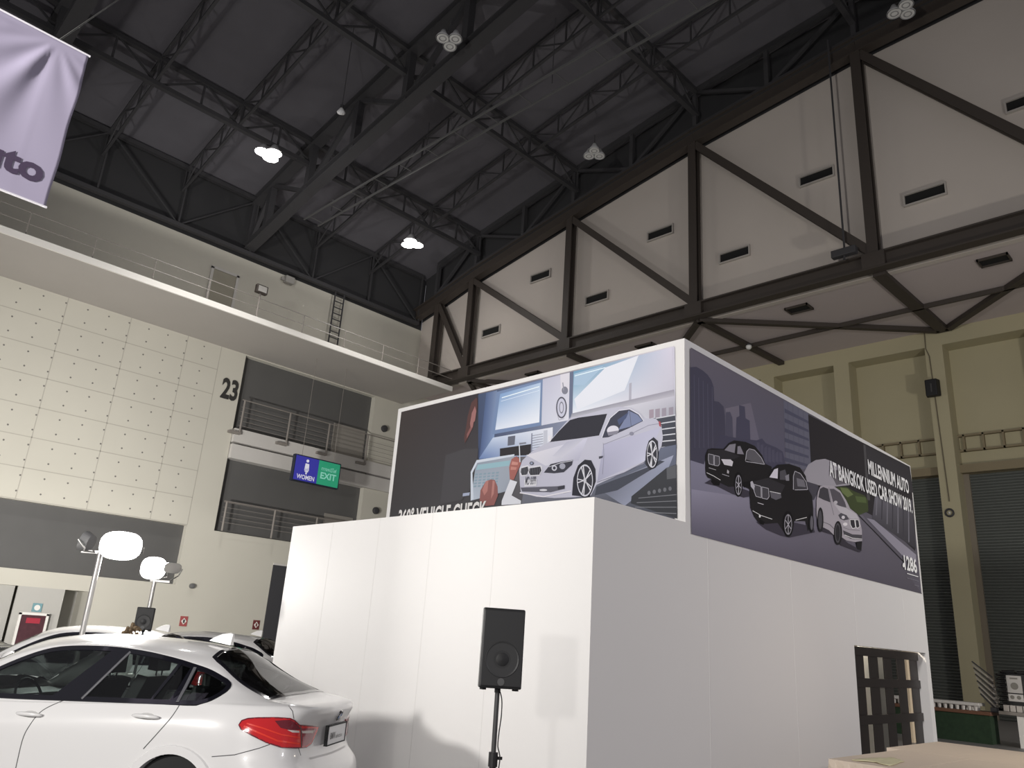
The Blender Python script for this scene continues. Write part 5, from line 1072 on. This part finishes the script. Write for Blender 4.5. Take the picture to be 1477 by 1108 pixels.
# ------------------------------------------------------------------ speakers on stands
blk = mat('speaker_case', (.012, .012, .013), .55, noise=.1, scale=40); grl = mat('speaker_grille', (.022, .022, .023), .6)
def speaker(px, ptop, pbot, dep, label, w_, face, pole=True, grp=None):
    top = EYE+ray(px, ptop)*(dep/FPX); bot = EYE+ray(px, pbot)*(dep/FPX)
    x, y = (top.x+bot.x)/2, (top.y+bot.y)/2; z0, z1 = bot.z, top.z; h = z1-z0
    f_ = V((cos(face), sin(face), 0)); s_ = V((-sin(face), cos(face), 0))   # front, side
    o = thing('loudspeaker', label, 'speaker', (x, y, z0), 0)
    c = V((x, y, 0)); d_ = w_*1.0
    # plan: flat front, tapered back
    plan = [(-w_/2, 0), (-w_/2, -.06), (-w_*.42, -d_*.55), (-w_*.25, -d_), (w_*.25, -d_), (w_*.42, -d_*.55), (w_/2, -.06), (w_/2, 0)]
    mb = MB(); mb.prism([c+s_*a+f_*b+V((0, 0, z0)) for a, b in plan], 0, (0, 0, h)); mb.build('cabinet', blk, o, bevel=.012)
    mb = MB(); mb.prism([c+s_*a*.475*w_+f_*.004+V((0, 0, z0+h*.5+b*h*.47)) for a, b in ((-1, -1), (1, -1), (1, 1), (-1, 1))], 0, f_*.012); mb.build('grille', grl, o, bevel=.005)
    cc = c+V((0, 0, z0+h*.36))+f_*.018
    mb = MB(); mb.lathe(cc, [(w_*.40, 0), (w_*.39, .004), (w_*.36, 0), (w_*.2, -.001)], 32, f_); mb.build('woofer_ring', mat('woofer_shade', (.032, .032, .033), .5), o)
    mb = MB(); mb.lathe(cc, [(w_*.15, .001), (w_*.1, .006), (0, .008)], 24, f_); mb.build('dust_cap', blk, o, smooth=True)
    lc = c+V((0, 0, z0+h*.085))+f_*.018
    mb = MB(); mb.lathe(lc, [(.028, 0), (.028, .003), (0, .003)], 20, f_); mb.build('badge', mat('badge_grey', (.10, .10, .10), .3), o)
    for a in (-.38, .38):
        mb = MB(); q = c+s_*a*w_-f_*.05; mb.box((q.x-.018, q.y-.018, z0-.014), (q.x+.018, q.y+.018, z0)); mb.build('rubber_foot', blk, o)
    if pole:
        px_, py_ = c-f_*.13-s_*.0, None; q = c-f_*.13
        st = thing('speaker_stand', 'black tripod stand carrying the '+('big loudspeaker before the booth' if w_ > .3 else 'small loudspeaker behind the car'), 'stand', (q.x, q.y, 0))
        mb = MB(); mb.tube([(q.x, q.y, .75), (q.x, q.y, z0+.0)], .019, 12); mb.build('upper_pole', mat('stand_pole', (.09, .09, .09), .35, metal=.5), st, smooth=True, sharp=50)
        mb = MB(); mb.tube([(q.x, q.y, .12), (q.x, q.y, .88)], .026, 12); mb.build('lower_tube', blk, st, smooth=True, sharp=50)
        mb = MB(); mb.tube([(q.x, q.y, .84), (q.x, q.y, .94)], .036, 12); mb.tube([(q.x, q.y, .90), (q.x+s_.x*.07, q.y+s_.y*.07, .90)], .012, 8); mb.build('clamp', blk, st)
        mb = MB(); mb.tube([(q.x, q.y, z0-.035), (q.x, q.y, z0-.001)], .024, 12); mb.build('top_collar', blk, st)
        for k in range(3):
            t = face+k*2.094+.5; mb = MB(); mb.tube([(q.x+.03*cos(t), q.y+.03*sin(t), .72), (q.x+.55*cos(t), q.y+.55*sin(t), .03)], .013, 8); lg = mb.build('leg', blk, st)
            mb = MB(); mb.tube([(q.x+.03*cos(t), q.y+.03*sin(t), .30), (q.x+.31*cos(t), q.y+.31*sin(t), .35)], .009, 6); mb.build('brace', blk, st)
            mb = MB(); mb.sphere((q.x+.55*cos(t), q.y+.55*sin(t), .02), .02, 6); mb.build('rubber_foot', blk, lg)
        mb = MB(); cs = [(q.x+s_.x*a+f_.x*.02, q.y+s_.y*a+f_.y*.02, z) for a, z in ((.005, z0+.0), (.035, z0-.08), (.04, z0-.2), (.03, z0-.32), (.028, z0-.42), (.05, z0-.52), (.02, .6), (.06, .02))]
        mb.tube(cr(cs, 4), .0045, 6); None if w_ < .3 else tag(mb.build('speaker_cable', blk, smooth=True), 'thin black cable hanging down the stand of the big loudspeaker', 'cable')
    return o
speaker(725, 877, 993, 6.1, 'big black loudspeaker on a pole in front of the white booth', .335, radians(-45+8+0))
speaker(208, 876, 909, 10.9, 'small black loudspeaker behind the white car roof', .235, radians(-30))
# dried flower arrangement showing above the car roof
p = EYE+ray(190, 908)*(10.5/FPX)
o = thing('flower_arrangement', 'small brownish flower arrangement just above the white car roof', 'plant', (p.x, p.y, 0))
mb = MB(); mb.lathe((p.x, p.y, 0), [(.16, 0), (.17, .02), (.10, .1), (.09, .95), (.15, 1.0), (.15, 1.03), (0, 1.03)], 20); mb.build('pedestal', whitepaint, o)
mb = MB(); mb.lathe((p.x, p.y, 1.03), [(.07, 0), (.10, .1), (.08, .22), (.06, .3)], 18); mb.build('vase', mat('vase_white', (.6, .6, .58), .3), o)
mb = MB()
for k in range(60):
    a, b = random.random()*2*pi, random.random(); r_ = .13*b; q = V((p.x+r_*cos(a), p.y+r_*sin(a), 1.42+.28*random.random()*(1-b*.5)))
    mb.lathe(q, [(0, -.03), (.022, -.01), (.026, .01), (0, .03)], 6, (random.random()-.5, random.random()-.5, 1)); mb.bar((p.x, p.y, 1.3), q, .004)
mb.build('blossoms', mat('dried_flower', (.24, .17, .10), .8, noise=.2, scale=20), o)
# ------------------------------------------------------------------ hanging banner
bnr = thing('hanging_banner', 'pale lilac fabric banner hanging at the top left corner', 'banner', (-9, 1.6, 5.85))
YR, YL, ZT, ZB = 1.63, -3.2, 7.92, 5.91
hang = V((1.30, 7.90))
ny_, nz_ = 150, 70
def fab(y, z):
    dx = 0
    for hy in (1.30, -2.9):
        a = atan2(hang.y-z+.02, y-hy); r_ = hypot(y-hy, hang.y-z)
        am = min(1, r_/.5)*math.exp(-r_/1.1)
        dx += am*(.045*max(0, sin(a*7.0+.5))**2 + .02*sin(a*13+1.0))*(1 if y < hy else .35)
    dx += .006*sin(y*6+z*1.5)+.01*sin(y*2.3)
    return dx*(1-abs(2*(z-ZB)/(ZT-ZB)-1)**8)
mb = MB(); vsb = []
for i in range(ny_+1):
    for j in range(nz_+1):
        y = YR-(YR-YL)*i/ny_; z = ZT-(ZT-ZB)*j/nz_
        vsb.append((-9+fab(y, z), y+(.006*sin(z*7)*(1-i/8) if i < 8 else 0), z))
mb.mesh(vsb, [(i*(nz_+1)+j, (i+1)*(nz_+1)+j, (i+1)*(nz_+1)+j+1, i*(nz_+1)+j+1) for i in range(ny_) for j in range(nz_)])
clo = mat('banner_fabric', (.38, .345, .46), .6, noise=.03, scale=2)
f_o = mb.build('fabric', clo, bnr, smooth=True); md = f_o.modifiers.new('thick', 'SOLIDIFY'); md.thickness = .004
for z, nm in ((ZT+.005, 'top_rod'), (ZB-.0, 'bottom_rod')):
    mb = MB(); mb.tube([(-9, YR+.01, z), (-9, YL, z)], .013, 8); mb.build(nm, mat('banner_rod', (.80, .78, .82), .3), bnr)
mb = MB(); vt, ft = text_poly('auto', .035)
yr, yl = onx(58, 268, -9).y, 0; w_ = .80
vv = [(-9+fab(yr-w_*(1-u), 6.13+v*.27)+.012, yr-w_*(1-u), 6.13+v*.27) for u, v in vt]; mb.mesh(vv, ft); mb.build('lettering', mat('banner_ink', (.065, .045, .085), .6), bnr)
mb = MB(); h0 = V((-9, 1.30, ZT)); mb.tube([h0, EYE+ray(170, 0)*(15/FPX), EYE+ray(258, -72)*(27/FPX)], .010, 5); mb.build('hanging_wire', mat('wire_grey', (.16, .16, .15), .5), bnr)
mb = MB(); mb.tube([(-9, -2.9, ZT), (-12, -3.5, 18), (-16, -4, 28.5)], .012, 5); mb.build('hanging_wire', MATS['wire_grey'], bnr)
# ------------------------------------------------------------------ cloth covered tables at the right
cloth = mat('table_cloth_beige', (.78, .66, .53), .8, noise=.04, scale=3)
def table(x0, y0, x1, y1, label, z=.75, flat=()):
    o = thing('banquet_table', label, 'table', ((x0+x1)/2, (y0+y1)/2, 0), 0, 'cloth covered tables beside the booth')
    mb = MB(); mb.box((x0+.01, y0+.01, z-.03), (x1-.01, y1-.01, z-.006)); mb.build('tabletop', mat('table_board', (.4, .3, .2), .6), o)
    for x, y in ((x0+.1, y0+.1), (x1-.1, y0+.1), (x0+.1, y1-.1), (x1-.1, y1-.1)):
        mb = MB(); mb.tube([(x, y, 0), (x, y, z-.03)], .015, 8); mb.build('leg', steel, o)
    # pleated skirt
    per = []; st = .035
    for (ax, ay), (bx, by), (nx, ny) in (((x0, y0), (x1, y0), (0, -1)), ((x1, y0), (x1, y1), (1, 0)), ((x1, y1), (x0, y1), (0, 1)), ((x0, y1), (x0, y0), (-1, 0))):
        n = int(hypot(bx-ax, by-ay)/st)
        for k in range(n): per.append((ax+(bx-ax)*k/n, ay+(by-ay)*k/n, nx, ny, k))
    n = len(per); vs_ = []
    for (x, y, nx, ny, k) in per:
        a = .0005 if (nx, ny) in flat else .004+(.022 if k % 4 in (1, 2) else 0)
        vs_ += [(x, y, z), (x+nx*min(a, .006), y+ny*min(a, .006), z-.02), (x+nx*a, y+ny*a, z-.08), (x+nx*a*1.2, y+ny*a*1.2, .02)]
    mb = MB(); mb.mesh(vs_, [(i*4+k, i*4+k+1, ((i+1) % n)*4+k+1, ((i+1) % n)*4+k) for i in range(n) for k in range(3)])
    mb.face([(x0, y0, z), (x1, y0, z), (x1, y1, z), (x0, y1, z)])
    c_ = mb.build('tablecloth', cloth); tag(c_, label.replace('table', 'cloth on the table', 1) if False else 'pleated '+label.replace('table', 'table cloth', 1), 'tablecloth', 'pleated beige table cloths')
    return o
table(-4.02, 9.33, -3.22, 11.558, 'beige table nearest the camera beside the booth wall', flat=((1, 0), (0, 1)))
table(-4.20, 11.57, -3.40, 13.65, 'beige table farthest back by the plank screen', flat=((1, 0), (0, -1)))
table(-3.395, 11.57, -2.55, 13.65, 'beige table at the right picture edge, behind the nearest one', z=.75, flat=((-1, 0), (0, -1)))
table(-3.206, 9.33, -2.35, 11.558, 'beige table at the bottom right corner', z=.75, flat=((-1, 0), (0, 1)))
mb = MB(); p = V((-3.62, 9.85, .753)); N = 16; vs_ = []
for i in range(N+1):
    for j in range(N+1):
        a, b = i/N-.5, j/N-.5; w_ = 1+.2*sin(7*a+3*b); vs_.append((p.x+a*.34*w_, p.y+b*.62*w_, p.z+.002+.012*abs(sin(9*a+5*b))*(.6+.4*sin(14*b))*(1-4*a*a)))
mb.mesh(vs_, [(i*(N+1)+j, (i+1)*(N+1)+j, (i+1)*(N+1)+j+1, i*(N+1)+j+1) for i in range(N) for j in range(N)])
c_ = mb.build('folded_cloth', mat('pale_yellow_cloth', (.72, .68, .44), .8), smooth=True); tag(c_, 'crumpled pale yellow cloth lying on the nearest beige table', 'cloth'); md = c_.modifiers.new('thick', 'SOLIDIFY'); md.thickness = .006; md.offset = 1
# ------------------------------------------------------------------ food stall in the right background
SY = 25.0
zt = .80
o = thing('stall_counter', 'long counter with green artificial grass front and brown top edge', 'counter', (-7.6, SY+.3, 0))
grassm = mat('artificial_grass', (.028, .062, .03), .9, noise=.3, scale=12, bump=.8)
mb = MB(); mb.box((-9.6, SY, 0), (-6.35, SY+.7, zt-.09)); mb.build('grass_front', grassm, o)
mb = MB(); mb.box((-9.65, SY-.06, zt-.09), (-6.3, SY+.75, zt)); mb.build('top', mat('brown_counter_top', (.16, .075, .045), .5), o, bevel=.01)
cupm = mat('white_cup', (.62, .60, .58), .4)
n = 0
for r in range(2):
    for k in range(16):
        x = -8.95+k*.15; y = SY+.12+r*.25
        if x > -6.6: continue
        mb = MB(); mb.lathe((x, y, zt), [(.0, 0), (.04, 0), (.055, .10), (.06, .11), (.055, .115), (.0, .10)], 14); c1 = tag(mb.build('cup', cupm, smooth=True, sharp=50), 'white cup standing in the rows on the grass fronted counter', 'cup', 'white cups in rows on the counter')
        if r == 0: pass
mb = MB(); mb.box((-9.1, SY+.02, zt+.118), (-6.58, SY+.6, zt+.20)); tag(mb.build('serving_tray', cupm, bevel=.015), 'long pale tray resting on the rows of white cups', 'tray')
# leaning stack of folded chrome racks
o = thing('folded_rack_stack', 'leaning stack of thin metal racks forming a zigzag beside the black display rack', 'rack', (-6.45, SY+.3, zt))
for k in range(11):
    mb = MB(); z = zt+.18+k*.082; mb.bar((-6.56-k*.012, SY+.2, z+.26), (-6.22, SY+.2, z-.12), .05, .03); mb.build('slanted_bar', mat('pale_rod', (.42, .40, .38), .35, metal=.4) if k % 2 else steel, o)
for k in range(6):
    mb = MB(); mb.bar((-6.29+k*.024, SY+.25, zt+.02), (-6.24+k*.022, SY+.25, zt+.75-k*.07), .015); mb.build('upright_bar', MATS['pale_rod'], o)
mb = MB(); mb.box((-6.34, SY+.1, zt), (-6.14, SY+.5, zt+.12)); mb.build('base', steel, o)
# black display rack with curved edge and signs
o = thing('display_rack', 'black glossy display rack with pale signs at the right picture edge', 'rack', (-5.5, SY, 0))
gb = mat('gloss_black_rack', (.012, .012, .013), .25)
RX0, RX1, RZ0, RZ1 = -6.08, -4.6, .86, 1.86
mb = MB(); mb.box((RX0, SY+.15, RZ0), (RX1, SY+.6, RZ1)); mb.build('back_box', gb, o, bevel=.06)
for k in range(9):
    z = RZ0+.06+k*.105; mb = MB(); mb.tube([(RX0-.02, SY+.5, z), (RX0-.03, SY+.16, z), (RX0+.03, SY+.05, z+.01), (RX0+.2, SY+.04, z+.02)], .03, 8); mb.build('side_roll', gb, o, smooth=True, sharp=60)
for k in range(4):
    x = RX0+.12+k*.36; mb = MB(); mb.tube([(x, SY+.1, RZ1-.02), (x+.3, SY+.1, RZ1)], .045, 8); mb.build('top_roll', gb, o, smooth=True, sharp=60)
for a, b, c_, nm in (((-5.88, 1.33), (-5.54, 1.76), (.40, .38, .36), 'white_sign'), ((-5.88, 1.12), (-5.54, 1.30), (.45, .43, .41), 'lower_white_sign'), ((-5.42, 1.38), (-5.05, 1.68), (.42, .43, .18), 'yellow_sign')):
    mb = MB(); mb.box((a[0], SY+.12, a[1]), (b[0], SY+.149, b[1])); s_ = mb.build(nm, mat(nm, c_, .5), o)
    mb = MB()
    if nm == 'white_sign': mb.box((a[0]+.08, SY+.115, b[1]-.09), (b[0]-.08, SY+.12, b[1]-.05)); mb.lathe((a[0]+.17, SY+.119, a[1]+.17), [(.09, 0), (.09, .003), (0, .003)], 14, (0, -1, 0))
    elif nm == 'lower_white_sign': mb.lathe((a[0]+.09, SY+.119, a[1]+.1), [(.05, 0), (.05, .003), (0, .003)], 12, (0, -1, 0)); mb.lathe((a[0]+.24, SY+.119, a[1]+.1), [(.05, 0), (.05, .003), (0, .003)], 12, (0, -1, 0))
    else: mb.lathe((a[0]+.18, SY+.119, a[1]+.15), [(.08, 0), (.08, .003), (0, .003)], 14, (0, -1, 0))
    mb.build('sign_print', mat('sign_print_grey', (.16, .15, .13), .6), s_)
mb = MB(); mb.box((RX0-.02, SY-.1, .78), (RX1, SY+.6, .86)); mb.build('shelf', mat('grey_shelf', (.20, .18, .16), .5), o)
mb = MB(); mb.box((-5.72, SY+.0, 0), (-5.28, SY+.45, .78)); mb.build('white_pedestal', mat('pedestal_white', (.62, .60, .57), .5), o)
mb = MB(); mb.box((-5.28, SY+.3, 0), (-4.6, SY+.6, .78)); mb.build('dark_lower_panel', steel, o)
for k, x in enumerate((-6.0, -5.85, -5.7, -5.55)):
    mb = MB(); mb.box((x, SY-.02, .862), (x+.13, SY+.1, 1.02)); tag(mb.build('food_box', mat('clear_box', (.42, .39, .36), .3), bevel=.01), ('pale food box standing at the foot of the black display rack'), 'box', 'pale food boxes on the rack shelf')
# ------------------------------------------------------------------ light
def area(loc_, target, size, energy, col=(1, .97, .93), name='unseen_hall_flood', spread=180):
    ld = bpy.data.lights.new(name, 'AREA'); ld.size = size; ld.energy = energy; ld.color = col; ld.spread = radians(spread)
    lo = bpy.data.objects.new(name, ld); COL.objects.link(lo); lo.location = loc_
    d = V(target)-V(loc_); lo.rotation_euler = d.to_track_quat('-Z', 'Y').to_euler(); return lo
area((-.85, -1.6, 2.45), (-7.5, 6.9, 2.6), .22, 120)                      # stand light behind the photographer
area((-4, -10.5, 5.5), (-10.5, 8.8, 9.5), .8, 900, spread=92)                    # unseen tall flood added to brighten the booth front
area((-20, -8, 2.2), (-40, 6, 7), 1.5, 1400, spread=130)                     # two unseen low floods added to light the left wall
area((-21, 1, 2.2), (-40, 14, 7), 1.5, 1250, spread=92)
area((8, 9, 5.5), (-5.5, 15, 2.6), 1.0, 260, (.98, .95, 1), spread=130)    # unseen flood added to lift the booth side wall and tables
area((6, 18, 2.6), (-8, 34, 10), 1.0, 720, (1, .95, .85), spread=150)  # unseen flood added to lift the rear wall and low bay
area((-1.4, 12.6, 3.3), (-4.2, 12.0, .75), .3, 26, (1, .88, .70), name='unseen_warm_lamp_over_tables')  # unseen warm lamp above the tables, added to lift cloths and booth wall
w = bpy.data.worlds.new('hall'); bpy.context.scene.world = w; w.use_nodes = True
w.node_tree.nodes['Background'].inputs[0].default_value = (.92, .9, .98, 1); w.node_tree.nodes['Background'].inputs[1].default_value = .22
sc = bpy.context.scene
sc.view_settings.view_transform = 'Standard'; sc.view_settings.look = 'None'; sc.view_settings.exposure = 0; sc.view_settings.gamma = 1; sc.view_settings.use_curve_mapping = False
